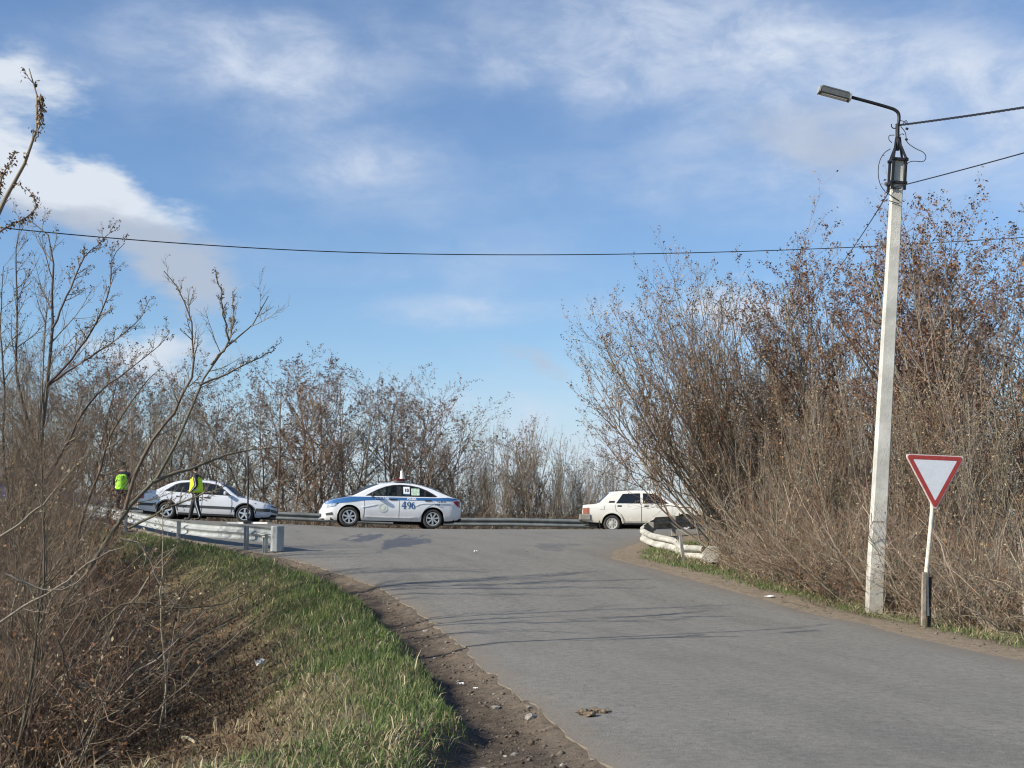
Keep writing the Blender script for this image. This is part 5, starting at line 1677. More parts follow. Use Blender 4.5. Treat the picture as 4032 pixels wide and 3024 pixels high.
def tree_thing(name, meshes, label, loc, rot=0.0, scale=1.0, group=None, cat='tree', tilt=(0, 0)):
    root = thing(name, label, cat, loc, (tilt[0], tilt[1], rot), group)
    root.scale = (scale,) * 3 if not isinstance(scale, tuple) else scale
    for nm, me in zip(('trunk', 'crown') if cat == 'tree' else ('trunk', 'crown'), meshes):
        o = bpy.data.objects.new(nm, me); COL.objects.link(o); o.parent = root
    return root
VASE = [tree_mesh(100 + i, stems=8, lean=(4, 34), L=(5.2, 6.6), r0=0.036, k1=(13, 0.12, 1, 34, 0.34, 0.014), k2=(8, 0.1, 1, 34, 0.40, 0.0078), k3=(3, 0.15, 1, 34, 0.5, 0.0048),
                  twig=TW_BROWN, nleaf=5200, lcols=LV_TAN + LV_RED, lsize=0.045, up=0.05, hang=0.1) for i in range(2)]
WHIP = [tree_mesh(120 + i, stems=17, lean=(1, 20), L=(3.6, 5.4), r0=0.022, spread=0.7, k1=(11, 0.2, 0.9, 22, 0.34, 0.0095), k2=(7, 0.1, 1, 26, 0.40, 0.006), k3=(2, 0.2, 1, 30, 0.5, 0.004),
                  twig=TW_GREY, nleaf=4200, lcols=LV_TAN + LV_GREY, lsize=0.04, up=0.10, wig=0.035, tip=0.4, hang=-0.2) for i in range(2)]
REDT = [tree_mesh(140 + i, stems=3, lean=(2, 16), L=(6.2, 7.6), r0=0.06, k1=(17, 0.22, 1, 40, 0.36, 0.020), k2=(8, 0.12, 1, 40, 0.40, 0.0095), k3=(4, 0.15, 1, 38, 0.45, 0.0052),
                  twig=TW_RED, nleaf=9500, lcols=LV_RED + LV_TAN[1:3], lsize=0.05, up=0.05, hang=0.35) for i in range(2)]
THIN = [tree_mesh(160 + i, stems=4, lean=(3, 24), L=(6.0, 7.4), r0=0.048, k1=(15, 0.2, 1, 42, 0.40, 0.018), k2=(9, 0.12, 1, 40, 0.42, 0.009), k3=(3, 0.15, 1, 38, 0.5, 0.0052),
                  twig=TW_GREY, nleaf=9000, lcols=LV_GREY + LV_RED, lsize=0.052, up=0.06, hang=0.1) for i in range(3)]
SCRUB = [tree_mesh(180 + i, stems=24, lean=(6, 62), L=(1.6, 3.2), r0=0.019, spread=0.8, wig=0.15, trop=0.0, k1=(8, 0.15, 1, 48, 0.42, 0.008), k2=(5, 0.1, 1, 48, 0.45, 0.005), k3=None,
                   twig=(TW_PALE, TW_BROWN, TW_BROWN)[i], nleaf=600, lcols=(LV_TAN, LV_RED + LV_TAN, LV_ORANGE)[i], lsize=0.04, up=0.02, stemcol=(0.30, 0.255, 0.195)) for i in range(3)]
FINE = [tree_mesh(195 + i, stems=5, lean=(3, 26), L=(5.4, 7.0), r0=0.04, k1=(16, 0.16, 1, 40, 0.36, 0.014), k2=(10, 0.1, 1, 42, 0.42, 0.0062), k3=(5, 0.1, 1, 40, 0.5, 0.0036),
                  twig=(0.195, 0.15, 0.108), nleaf=1500, lcols=LV_GREY + LV_TAN + LV_ORANGE, lsize=0.035, up=0.05, wig=0.08, stemcol=(0.15, 0.125, 0.10)) for i in range(2)]
BRAM = [tree_mesh(185 + i, stems=22, lean=(8, 70), L=(1.3, 2.8), r0=0.016, spread=0.9, wig=0.2, trop=-0.01, k1=(8, 0.15, 1, 52, 0.45, 0.007), k2=(5, 0.1, 1, 52, 0.45, 0.0048), k3=None,
                  twig=(0.17, 0.118, 0.08), nleaf=700, lcols=LV_ORANGE + LV_RED + LV_TAN[:2], lsize=0.045, up=-0.01, stemcol=(0.19, 0.155, 0.115)) for i in range(2)]
ORNG = [tree_mesh(190, stems=16, lean=(4, 42), L=(2.0, 3.4), r0=0.018, spread=0.6, wig=0.06, k1=(10, 0.2, 1, 36, 0.42, 0.009), k2=(7, 0.1, 1, 40, 0.45, 0.005), k3=None,
                  twig=TW_BROWN, nleaf=2600, lcols=LV_ORANGE, lsize=0.05, up=0.03)]
rt = np.random.default_rng(77)
_used = {}
def plant(kind, px, D, top_py, label, group, name='bare_tree', cat='tree', dz=-0.05, tilt=(0, 0), hnat=None, rot=None, wide=1.0):
    """stands at the ground point D metres ahead; height from the photo row its top reaches"""
    var = {'vase': VASE, 'whip': WHIP, 'red': REDT, 'thin': THIN, 'scrub': SCRUB, 'bramble': BRAM, 'fine': FINE, 'orange': ORNG}[kind]
    i = _used.get(kind, 0); _used[kind] = i + 1
    me = var[i % len(var)]
    x = (px - CX) / FPX * D * 1.0
    z = Gz(x, D)
    if top_py is None:
        sc = hnat
    else:
        nat = me[1]['nat']
        sc = (at(px, top_py, D).z - z) / nat
    s3 = (sc * wide, sc * wide, sc) if wide != 1.0 else sc
    return tree_thing(name, me, label, (x, D, z + dz), rt.uniform(0, 6.28) if rot is None else rot, s3, group, cat, tilt)

# --- beyond the far guardrail, each one with where it can be found
FARG = 'leafless trees behind the far guardrail'
far_row = [
    ('thin', 90, 55, 1480, 'leafless tree behind the far guardrail, above the blue car'),
    ('red', 240, 53, 1400, 'brown seed-hung tree behind the officer with his back turned'),
    ('red', 370, 54, 1345, 'reddish seed-covered tree rising behind the left end of the silver sedan'),
    ('thin', 500, 55, 1400, 'grey bare tree above the rear window of the silver sedan'),
    ('whip', 610, 52, 1480, 'upright bare shrub tree above the roof of the silver sedan'),
    ('thin', 720, 56, 1430, 'grey bare tree behind the walking officer'),
    ('vase', 850, 53, 1530, 'spreading bare shrub tree above the windscreen of the silver sedan'),
    ('thin', 970, 55, 1520, 'thin bare tree straight behind the portable sign post'),
    ('thin', 1085, 54, 1420, 'bare tree above the front bumper of the silver sedan'),
    ('vase', 1190, 52, 1480, 'spreading bare tree in the gap between the silver sedan and the police car'),
    ('red', 1295, 53, 1395, 'tall brownish bare tree above the bonnet of the police car'),
    ('thin', 1400, 54, 1420, 'many-stemmed bare tree above the windscreen of the police car'),
    ('vase', 1500, 55, 1450, 'grey bare tree above the front door of the police car'),
    ('red', 1625, 53, 1475, 'rounded tree with reddish seed clumps just right of the police loudspeaker'),
    ('thin', 1735, 52.5, 1510, 'bare tree above the boot of the police car'),
    ('vase', 1835, 56, 1640, 'small bare tree just right of the police car'),
    ('whip', 1935, 54, 1660, 'left clump of upright whips above the bare stretch of guardrail'),
    ('whip', 2030, 52.5, 1620, 'middle clump of upright whips above the bare stretch of guardrail'),
    ('red', 2120, 53.5, 1650, 'rust-brown clump among upright whips above the guardrail'),
    ('whip', 2190, 54, 1640, 'right clump of upright whips above the guardrail left of the boxy sedan'),
    ('thin', 2275, 56, 1780, 'small bare tree behind the boot of the boxy white sedan'),
    ('whip', 2350, 53, 1760, 'upright bare shrub above the rear window of the boxy white sedan'),
    ('thin', 2450, 54, 1700, 'bare tree behind the roof of the boxy white sedan')]
for k, px, D, tp, lab in far_row:
    plant(k, px, D, tp - (45 if px < 1800 else 10), lab, FARG, wide=1.3 if 950 < px < 1800 else 1.1)
for i in range(17):
    px = -60 + i * 160 + rt.uniform(-25, 25)
    plant(('thin', 'vase', 'red', 'vase')[i % 4], px, rt.uniform(58, 68), rt.uniform(1830, 1910), 'low bare scrub tree far back, seen through the row behind the far guardrail', 'scrub trees far behind the guardrail')
for i in range(15):
    px = 60 + i * 165 + rt.uniform(-30, 30)
    plant('scrub', px, rt.uniform(50, 52.5), rt.uniform(1850, 1930), 'low twiggy scrub at the foot of the trees behind the far guardrail', 'twiggy scrub behind the guardrail', 'bare_shrub', 'shrub')

# --- right-hand thicket
RG = 'bare shrubs of the right-hand thicket'
fan_g = []
rf_ = np.random.default_rng(31)
def fan(base, tops, seed, label, r0=0.035, **kw):
    """a many-stemmed shrub whose stems fan out from one foot towards given crown points"""
    rr = np.random.default_rng(seed)
    gs = []
    for tp_ in tops:
        b0 = Vector((rr.normal(0, 0.25), rr.normal(0, 0.25), -0.2))
        m1 = b0.lerp(tp_, 0.4) + Vector((0, 0, 0.10 * tp_.length * 0)) + Vector((-(tp_.x) * 0.08, 0, 0.12 * abs(tp_.x))) * -0.6
        m2 = b0.lerp(tp_, 0.75) + Vector((tp_.x * 0.03, 0, -0.05 * abs(tp_.x)))
        gs.append(([b0, m1, m2, tp_], r0 * rr.uniform(0.6, 1.2), 0.006))
    return tree_thing('bare_shrub', tree_mesh(seed, guides=gs, **kw), label, base, 0, 1.0, RG, 'shrub')
fb = on((3010 - CX) / FPX * 28, 28)
tops = []
for px, py, D in ((2318, 1420, 27), (2335, 1560, 26.5), (2350, 1290, 28), (2420, 1230, 28.5), (2400, 1600, 26.5), (2480, 1240, 27), (2540, 1210, 29), (2560, 1420, 26), (2600, 1160, 27), (2650, 1090, 28), (2700, 1250, 27), (2740, 1080, 29), (2345, 1690, 27.5), (2330, 1500, 29), (2390, 1380, 26.5), (2460, 1420, 27.5), (2500, 1600, 26.5), (2600, 1300, 28), (2650, 1500, 26.5), (2700, 1180, 26.5), (2780, 1250, 27)):
    tops.append(at(px, py, D) - fb)
fan(fb, tops, 41, 'large fan-shaped bare shrub leaning left over the boxy sedan at the thicket edge', k1=(13, 0.42, 1, 36, 0.30, 0.012), k2=(8, 0.1, 1, 36, 0.42, 0.0075), k3=(3, 0.15, 1, 34, 0.5, 0.0048),
    twig=TW_BROWN, nleaf=16000, lcols=LV_TAN + LV_RED, lsize=0.042, up=0.08, hang=-0.1)
for k, px, D, tp, lab in [
    ('whip', 2850, 29.5, 1270, 'upright bare shrub directly behind the end of the bent guardrail'),
    ('vase', 2880, 30, 1150, 'spreading bare shrub in the thicket just right of the leaning fan-shaped shrub'),
    ('whip', 2960, 31, 1080, 'tall whippy shrub with long bare shoots, thicket skyline left of the lamp post'),
    ('thin', 3080, 29, 980, 'grey-stemmed bare tree in the thicket under the lamp head'),
    ('vase', 3200, 31, 930, 'bud-tipped bare tree in the thicket under the lamp arm'),
    ('red', 3330, 28.5, 850, 'brown seed-hung tree just left of the concrete lamp post'),
    ('vase', 3450, 30, 770, 'bare tree with dark buds directly behind the lamp post'),
    ('red', 3600, 27, 745, 'reddish seed-hung tree just right of the lamp post'),
    ('red', 3720, 26, 735, 'tallest rust-coloured seed tree above the give-way sign'),
    ('red', 3850, 27, 800, 'dense rust-coloured tree right of the give-way sign'),
    ('thin', 3940, 24.5, 740, 'grey bare tree at the right edge of the thicket, nearly as high as the cable'),
    ('thin', 4080, 23, 720, 'tall bare tree half cut off by the right picture edge'),
    ('red', 4020, 29, 900, 'reddish tree behind the tall bare tree at the right edge')]:
    plant(k, px, D, tp, lab, RG)
inner = 'bare brown shrub inside the dense right-hand thicket'
for k, px, D, tp in [('scrub', 3020, 27.5, 1700), ('vase', 2980, 28, 1350), ('whip', 3060, 26, 1500), ('scrub', 3130, 25, 1750), ('vase', 3190, 26.5, 1300), ('whip', 3280, 25, 1450),
                     ('vase', 3380, 24.5, 1300), ('scrub', 3420, 23.5, 1700), ('whip', 3520, 24, 1350), ('vase', 3600, 23.5, 1400), ('scrub', 3640, 22.5, 1750), ('whip', 3740, 22.5, 1450), ('vase', 3800, 23, 1300),
                     ('scrub', 3860, 21.5, 1700), ('whip', 3950, 21.5, 1400), ('vase', 4060, 22, 1250), ('vase', 2850, 36, 1450), ('vase', 3000, 37, 1330), ('vase', 3240, 36, 1180), ('vase', 3480, 36, 1000), ('vase', 3700, 35, 1000), ('vase', 3950, 34, 950)]:
    plant(k, px, D, tp, inner, RG, 'bare_shrub', 'shrub')
front = 'low tangled bare shrub along the grassy right verge'
for i, (px, D, tp) in enumerate([(2960, 25.4, 1980), (3030, 24.4, 1940), (3090, 23.2, 1920), (3170, 22.6, 1850), (3250, 22.2, 1950), (3310, 21.6, 1900), (3390, 21.6, 1880), (3500, 20.9, 1950), (3560, 20.4, 1850),
                                 (3620, 20.0, 1950), (3700, 19.7, 1900), (3760, 19.2, 2000), (3830, 19.0, 1850), (3900, 18.5, 1950), (3970, 18.3, 1850), (4040, 17.9, 1950), (4130, 17.6, 1900)]):
    lab_ = front
    vl_ = [2960, 3030, 3090, 3170, 3250, 3310, 3390]
    if px in vl_:
        n_ = len(vl_) - vl_.index(px)
        lab_ = 'low tangled bare shrub on the right verge, %s to the left of the lamp post' % ('first', 'second', 'third', 'fourth', 'fifth', 'sixth', 'seventh')[n_ - 1]
    elif px < 3640:
        lab_ = 'low bare shrub between the lamp post and the give-way sign, %s' % {3500: 'beside the lamp post', 3560: 'midway', 3620: 'behind the sign post'}[px]
    else:
        vr_ = [3700, 3760, 3830, 3900, 3970, 4040, 4130]
        lab_ = 'low bare shrub on the right verge, %s to the right of the give-way sign' % ('first', 'second', 'third', 'fourth', 'fifth', 'sixth', 'seventh')[vr_.index(px)]
    plant('scrub', px, D, tp, lab_, 'low shrubs along the right verge', 'bare_shrub', 'shrub')

# --- left-hand trees
LG = 'bare trees of the left-hand thicket'
def guided(name, label, base_px, stems_px, D, seed, ra, spreadD=0.0, base_fix=None, **kw):
    b_ = ground_hit(*base_px) if base_fix is None else on(at(*base_px, base_fix).x, base_fix)
    gs = []
    for st_, r_a, r_b, dD in stems_px:
        pts = [at(px, py, b_.y + dD * k / max(1, len(st_) - 1)) - b_ for k, (px, py) in enumerate(st_)]
        gs.append((pts, r_a, r_b))
    return tree_thing(name, tree_mesh(seed, guides=gs, **kw), label, b_, 0, 1.0, LG, 'tree')
T1 = [(20, 2960), (95, 2590), (223, 2445), (305, 2318), (392, 2180), (490, 2005), (568, 1934), (635, 1871), (690, 1762), (752, 1623), (788, 1515), (832, 1435), (904, 1341), (1013, 1276), (1062, 1165)]
T2 = [(490, 2005), (542, 1833), (615, 1703), (680, 1645), (723, 1551), (767, 1435), (763, 1334), (745, 1225), (694, 1124), (647, 1066)]
T3 = [(832, 1435), (905, 1350), (922, 1260), (915, 1153)]
T4 = [(904, 1341), (880, 1240), (868, 1139), (846, 1059)]
T5 = [(600, 1900), (700, 1860), (781, 1833), (880, 1795), (998, 1768), (1110, 1765)]
T6 = [(510, 2080), (620, 2020), (760, 1960), (880, 1910), (960, 1880)]
T7 = [(788, 1515), (850, 1490), (960, 1440), (1060, 1390), (1100, 1350)]
T8 = [(223, 2445), (270, 2320), (300, 2200), (330, 2000), (390, 1880), (440, 1700), (560, 1520), (640, 1440)]
D1 = 17.5
guided('bare_tree', 'leaning bare tree on the left whose forked crown arches over the silver sedan', (60, 2700),
       [(T1, 0.046, 0.006, 1.0), (T2, 0.027, 0.005, -0.6), (T3, 0.016, 0.004, 0.4), (T4, 0.014, 0.004, -0.3), (T5, 0.024, 0.004, 0.8), (T6, 0.018, 0.004, -0.8), (T7, 0.014, 0.004, 0.5), (T8, 0.028, 0.004, -1.5)],
       D1, 51, 0.06, base_fix=16.0, k1=(19, 0.28, 1, 42, 0.14, 0.0085), k2=(7, 0.15, 1, 40, 0.42, 0.005), k3=(3, 0.2, 1, 40, 0.5, 0.0033), twig=TW_GREY, nleaf=800, lcols=LV_OLIVE + LV_GREY, lsize=0.028, up=0.07, hang=0.6, stemcol=(0.13, 0.11, 0.085))
U1 = [(-60, 2600), (60, 2200), (110, 2000), (159, 1797), (188, 1515), (205, 1300), (210, 1130), (210, 994), (185, 900), (110, 860)]
U2 = [(205, 1290), (260, 1180), (330, 1000), (400, 960), (450, 890)]
U3 = [(188, 1515), (300, 1400), (390, 1260), (440, 1120), (430, 1010), (490, 960)]
U4 = [(159, 1797), (80, 1600), (60, 1400), (70, 1200), (60, 1010), (80, 850)]
U5 = [(188, 1515), (330, 1420), (470, 1330), (540, 1270), (590, 1180)]
U6 = [(110, 2000), (240, 1800), (330, 1600), (470, 1480), (600, 1390), (670, 1310)]
U7 = [(60, 2200), (10, 1800), (20, 1500), (0, 1250), (15, 1050)]
guided('bare_tree', 'tall dark-stemmed bare tree at far left with open rising crown', (-60, 2600),
       [(U1, 0.06, 0.006, 0.8), (U2, 0.018, 0.004, 0.4), (U3, 0.02, 0.004, -0.5), (U4, 0.028, 0.005, 0.6), (U5, 0.018, 0.004, 0.8), (U6, 0.022, 0.004, -0.7), (U7, 0.03, 0.005, 0.3)],
       19, 52, 0.05, base_fix=18.5, k1=(19, 0.22, 1, 40, 0.17, 0.009), k2=(7, 0.15, 1, 40, 0.42, 0.0052), k3=(3, 0.2, 1, 40, 0.5, 0.0034), twig=TW_GREY, nleaf=2600, lcols=LV_OLIVE + LV_GREY, lsize=0.03, up=0.07, hang=0.5, stemcol=(0.12, 0.10, 0.085))
Z1 = [(-500, 2300), (-260, 1500), (-120, 1050), (0, 830), (70, 700), (130, 580), (158, 470), (152, 400), (128, 330), (108, 262)]
Z2 = [(140, 560), (158, 480), (165, 420), (158, 370)]
Z3 = [(-120, 1050), (0, 905), (60, 880), (120, 850), (150, 800), (105, 740)]
Z4 = [(-40, 900), (0, 720), (40, 640), (60, 600)]
guided('bare_tree', 'bare branch tree reaching in from the left picture edge high above the cable', (-500, 2300),
       [(Z1, 0.06, 0.006, 0.6), (Z2, 0.010, 0.004, 0.1), (Z3, 0.016, 0.004, 0.2), (Z4, 0.016, 0.004, -0.2)],
       13, 53, 0.04, base_fix=13.0, k1=(17, 0.3, 1, 36, 0.045, 0.006), k2=(4, 0.15, 1, 40, 0.4, 0.004), k3=None, twig=TW_BROWN, nleaf=700, lcols=LV_RED + LV_TAN, lsize=0.04, up=0.05, hang=0.6)
for k, px, D, tp, lab in [
    ('fine', -40, 20, 1000, 'grey bare tree at the left picture edge behind the tall dark-stemmed one'),
    ('fine', 130, 23, 1150, 'slim bare tree behind the tall dark-stemmed tree at left'),
    ('fine', 230, 26, 1300, 'slim bare tree between the left thicket and the officer with his back turned')]:
    plant(k, px, D, tp, lab, LG, wide=0.8)
for k, px, D, tp, lab in [
    ('orange', 250, 24, 1700, 'orange-brown leafy dead shrub left of the officer with his back turned'),
    ('orange', 90, 19, 1830, 'orange-brown dead-leaved shrub at the left edge, nearer than the other one')]:
    plant(k, px, D, tp, lab, LG, 'dead_leaf_shrub', 'shrub')
for k, px, D, tp in [('fine', 40, 21, 1350), ('bramble', 160, 17, 1980), ('bramble', 10, 15.5, 2050), ('bramble', 260, 19, 2010), ('fine', -60, 16.5, 1300), ('bramble', 120, 21.5, 1850), 
                     ('bramble', 60, 13.5, 2200), ('bramble', -40, 12.5, 2150), ('bramble', 150, 14.5, 2200), ('bramble', 420, 26.5, 2070), ('fine', 0, 26, 1400), 
                     ('bramble', 80, 11.8, 2420), ('fine', 60, 13, 1650), ('fine', 210, 17.5, 1750), ('bramble', 250, 15.5, 2150), ('bramble', 370, 20, 2080), ('bramble', 440, 23, 2060), ('bramble', 365, 23.5, 2025), ('bramble', 470, 25, 2075), 
                     ('fine', 120, 15, 1500), ('scrub', 0, 14, 1900), ('scrub', 200, 16, 1950), ('fine', 240, 25, 1300), ('fine', -90, 18, 1150)]:
    if k == 'fine':
        plant(k, px, D, tp, 'slender bare tree with fine twigs, one of several rising from the left-hand thicket', 'slender trees of the left-hand thicket')
    else:
        plant(k, px, D, tp, 'tangled leafless shrub in the brown left-hand thicket', 'tangled shrubs of the left-hand thicket', 'bare_shrub', 'shrub')
# saplings and fallen branches in the ditch
def stick(name, label, pts, ra, rb, seed, cat, grp=None, kk=(7, 0.15, 1, 48, 0.22, 0.005), col=TW_PALE, n2=3, nleaf=60):
    b_ = pts[0]
    return tree_thing(name, tree_mesh(seed, guides=[([p - b_ for p in pts], ra, rb)], k1=kk, k2=(n2, 0.2, 1, 40, 0.4, 0.0034), k3=None, twig=col, nleaf=nleaf, lcols=LV_TAN, lsize=0.035, up=0.06, stemcol=col), label, b_, 0, 1, grp, cat)
sb_ = ground_hit(632, 2880)
sd_ = sb_.y
stick('sapling', 'thin pale sapling standing alone in the left ditch', [sb_ - Vector((0, 0, 0.1))] + [at(px, py, sd_) for px, py in ((648, 2720), (650, 2640), (638, 2500), (634, 2380), (640, 2240), (642, 2110), (640, 2000))], 0.016, 0.004, 61, 'sapling')
stick('sapling', 'second thin sapling leaning right of the pale one in the ditch', [sb_ + Vector((0.02, 0.2, -0.1))] + [at(px, py, sd_ + 0.3) for px, py in ((652, 2640), (690, 2480), (712, 2360), (760, 2290), (850, 2235))], 0.010, 0.003, 62, 'sapling', kk=(5, 0.2, 1, 40, 0.2, 0.004))
sc_ = ground_hit(480, 2930)
stick('sapling', 'short bare sapling left of the pale one in the ditch', [sc_ - Vector((0, 0, 0.1))] + [at(px, py, sc_.y) for px, py in ((482, 2840), (485, 2760), (450, 2680), (430, 2640))], 0.009, 0.003, 63, 'sapling', kk=(4, 0.3, 1, 40, 0.2, 0.003))
for i, (pp_, D_, ra, lab) in enumerate([
    ([(-40, 2470), (117, 2380), (250, 2300), (352, 2204), (440, 2170), (501, 2155), (545, 2090)], 12.5, 0.014, 'long pale bare branch rising right through the left thicket'),
    ([(20, 2260), (100, 2295), (200, 2330), (270, 2320), (330, 2265), (350, 2240)], 11.5, 0.010, 'pale drooping branch sagging across the left thicket'),
    ([(0, 2118), (90, 2050), (176, 1985), (230, 1910), (274, 1867), (290, 1830)], 12.5, 0.013, 'pale diagonal branch in front of the blue car'),
    ([(395, 2450), (470, 2370), (560, 2366), (640, 2395), (790, 2395), (900, 2370), (1000, 2320), (1060, 2260)], 12.0, 0.010, 'dark arching branch reaching right over the grass bank'),
    ([(470, 2120), (560, 2140), (600, 2230), (640, 2330), (690, 2390)], 12.0, 0.009, 'pale branch hanging down left of the saplings'),
    ([(230, 2520), (270, 2680), (340, 2740), (440, 2770), (520, 2760)], 11.0, 0.008, 'thin curved branch lying over the brown ditch')]):
    stick('branch', lab, [at(px, py, D_ + 0.05 * k) for k, (px, py) in enumerate(pp_)], ra, 0.004, 70 + i, 'branch', 'loose branches of the left-hand thicket', kk=(9, 0.1, 1, 50, 0.2, 0.005), col=(0.27, 0.235, 0.19) if 'pale' in lab else (0.10, 0.08, 0.06))
# ------------------------------------------------------------------ ground cover that nobody could count
def blades(x, y, h, w, bend, az, col, r, base=None, up=1.0):
    """three-triangle blades rooted on the ground"""
    N = len(x)
    z = G(x, y) if base is None else base
    b = np.stack([x, y, z - 0.01], -1)
    d = np.stack([np.cos(az), np.sin(az), np.zeros(N)], -1)
    s_ = np.stack([-np.sin(az), np.cos(az), np.zeros(N)], -1)
    a2 = r.uniform(0, 6.28, N)
    s_ = np.stack([np.cos(a2), np.sin(a2), np.zeros(N)], -1)
    e1 = np.sin(bend * 0.45)[:, None] * d; u1 = np.cos(bend * 0.45)[:, None] * np.array([0, 0, 1.0])
    e2 = np.sin(bend)[:, None] * d; u2 = np.cos(bend)[:, None] * np.array([0, 0, 1.0])
    m = b + (e1 + u1) * (h * 0.55)[:, None]
    t = m + (e2 + u2) * (h * 0.45)[:, None]
    hw = (w / 2)[:, None]
    V = np.stack([b - s_ * hw, b + s_ * hw, m + s_ * hw * 0.8, m - s_ * hw * 0.8, t], 1).reshape(-1, 3)
    k = np.arange(N)[:, None] * 5
    Q = k + np.array([0, 1, 2, 3]); T = k + np.array([3, 2, 4])
    return V, T, Q, np.repeat(col, 5, axis=0)
M_blade = attr_mat('grass_blades', 0.7, 0.25, 0.25)
M_litter = attr_mat('dry_litter', 0.9, 0.12, 0.1)
def scatter(N, x0, x1, y0, y1, wfun, r):
    X, Y = r.uniform(x0, x1, N), np.exp(r.uniform(math.log(y0), math.log(y1), N))
    e = sdist(X, Y); left = (X * DY - Y * DX < 6.8) & (Y < 43)
    k = r.uniform(0, 1, N) < wfun(X, Y, e, left)
    return X[k], Y[k], e[k], left[k]
rgx = np.random.default_rng(303)
def green_cov(x, y, e, left):
    return np.where(e > 0.3, green_w(x, y, e, left) * np.where(left, 1.0, 1.6), 0)
X, Y, E_, Lf = scatter(640000, -9, 8.5, 7.0, 31, green_cov, rgx)
N = len(X)
hgt = rgx.gamma(5, 0.0125, N) * np.where(Lf, 1.0, 0.85) + 0.02
cG = np.array([(0.115, 0.165, 0.05), (0.145, 0.19, 0.065), (0.095, 0.14, 0.042), (0.19, 0.21, 0.09), (0.30, 0.265, 0.145)])
pt = 0.5 + 0.5 * bumps(X, Y, 2.2, 31)
ci = np.clip((rgx.normal(0, 1.1, N) + (1 - pt) * 3.2).astype(int), 0, 4)
cc = cG[ci] * rgx.uniform(0.75, 1.3, (N, 1))
az = rgx.normal(0.2, 1.5, N)
V, T, Q, C = blades(X, Y, hgt, rgx.uniform(0.004, 0.009, N) * (1 + 0.02 * Y), rgx.gamma(3, 0.25, N), az, cc, rgx)
me = fast_mesh('grass', V, T, Q); set_col(me, C)
tag(obj('grass', me, M_blade), 'fresh green grass on the banks beside the road', kind='stuff')
print('grass blades', N)
# straw, dead grass and leaf litter
def dry_cov(x, y, e, left):
    e = np.where(left, e - 0.38 * (1 - sstep(8.2, 10.5, y)) - 0.10 * bumps(x, y, 2.3, 9), e)
    p = 0.5 + 0.5 * bumps(x, y, 1.3, 41)
    wl = sstep(0.66, 1.0, e) * np.where(e > 1.7, 0.85, 0.34) * (0.45 + 0.55 * p)
    wl = np.where(y < 9.5, sstep(0.6, 1.0, e) * 0.7, wl)
    wr_ = sstep(0.5, 1.0, e) * 0.6
    return np.where(left, wl, wr_) * (e < 12)
X, Y, E_, Lf = scatter(330000, -11, 9, 6.6, 30, dry_cov, rgx)
N = len(X)
deep = sstep(1.7, 2.7, E_) * Lf * sstep(8.0, 9.5, Y)
cS = np.array([(0.38, 0.32, 0.20), (0.31, 0.25, 0.15), (0.45, 0.39, 0.26), (0.22, 0.17, 0.105), (0.27, 0.225, 0.155)])
cB = np.array([(0.125, 0.078, 0.050), (0.095, 0.06, 0.042), (0.16, 0.105, 0.066), (0.20, 0.15, 0.095), (0.07, 0.047, 0.037)])
i5 = rgx.integers(0, 5, N)
cc = np.where((rgx.uniform(0, 1, N) < deep)[:, None], cB[i5], cS[i5]) * rgx.uniform(0.7, 1.2, (N, 1))
bend = np.where(rgx.uniform(0, 1, N) < 0.86, rgx.uniform(1.25, 1.75, N), rgx.uniform(0.3, 1.0, N))
V, T, Q, C = blades(X, Y, rgx.gamma(4, 0.024, N) + 0.02, rgx.uniform(0.004, 0.011, N) * (1 + 0.02 * Y), bend, rgx.uniform(0, 6.28, N), cc, rgx)
me = fast_mesh('dry_grass', V, T, Q); set_col(me, C)
tag(obj('dry_grass', me, M_litter), 'matted straw and dead grass on the banks and in the ditch', kind='stuff')
print('dry blades', N)
# dead leaves in the ditch and under the shrubs
def leaf_cov(x, y, e, left):
    return np.where(left, sstep(1.7, 2.8, e) * 0.8, sstep(0.9, 1.8, e) * 0.7) * (e < 14)
X, Y, E_, Lf = scatter(90000, -13, 10, 8.5, 32, leaf_cov, rgx)
N = len(X)
c0 = np.stack([X, Y, G(X, Y) + rgx.uniform(0.005, 0.07, N)], -1)
d = norm(rgx.normal(0, 1, (N, 3)) * np.array([1, 1, 0.5])); q = norm(np.cross(d, rgx.normal(0, 1, (N, 3))))
sz = rgx.uniform(0.02, 0.06, (N, 1))
V = np.stack([c0, c0 + d * sz * 0.5 + q * sz * 0.35, c0 + d * sz, c0 + d * sz * 0.5 - q * sz * 0.35], 1).reshape(-1, 3)
k = np.arange(N)[:, None] * 4
me = fast_mesh('dead_leaves', V, np.concatenate([k + np.array([0, 1, 2]), k + np.array([0, 2, 3])]))
cL = np.array([(0.19, 0.12, 0.07), (0.13, 0.08, 0.05), (0.24, 0.17, 0.10), (0.10, 0.07, 0.05), (0.30, 0.23, 0.15)])
set_col(me, np.repeat(cL[rgx.integers(0, 5, N)] * rgx.uniform(0.6, 1.2, (N, 1)), 4, axis=0))
tag(obj('dead_leaves', me, M_litter), 'brown dead leaves littering the ditch and thicket floor', kind='stuff')
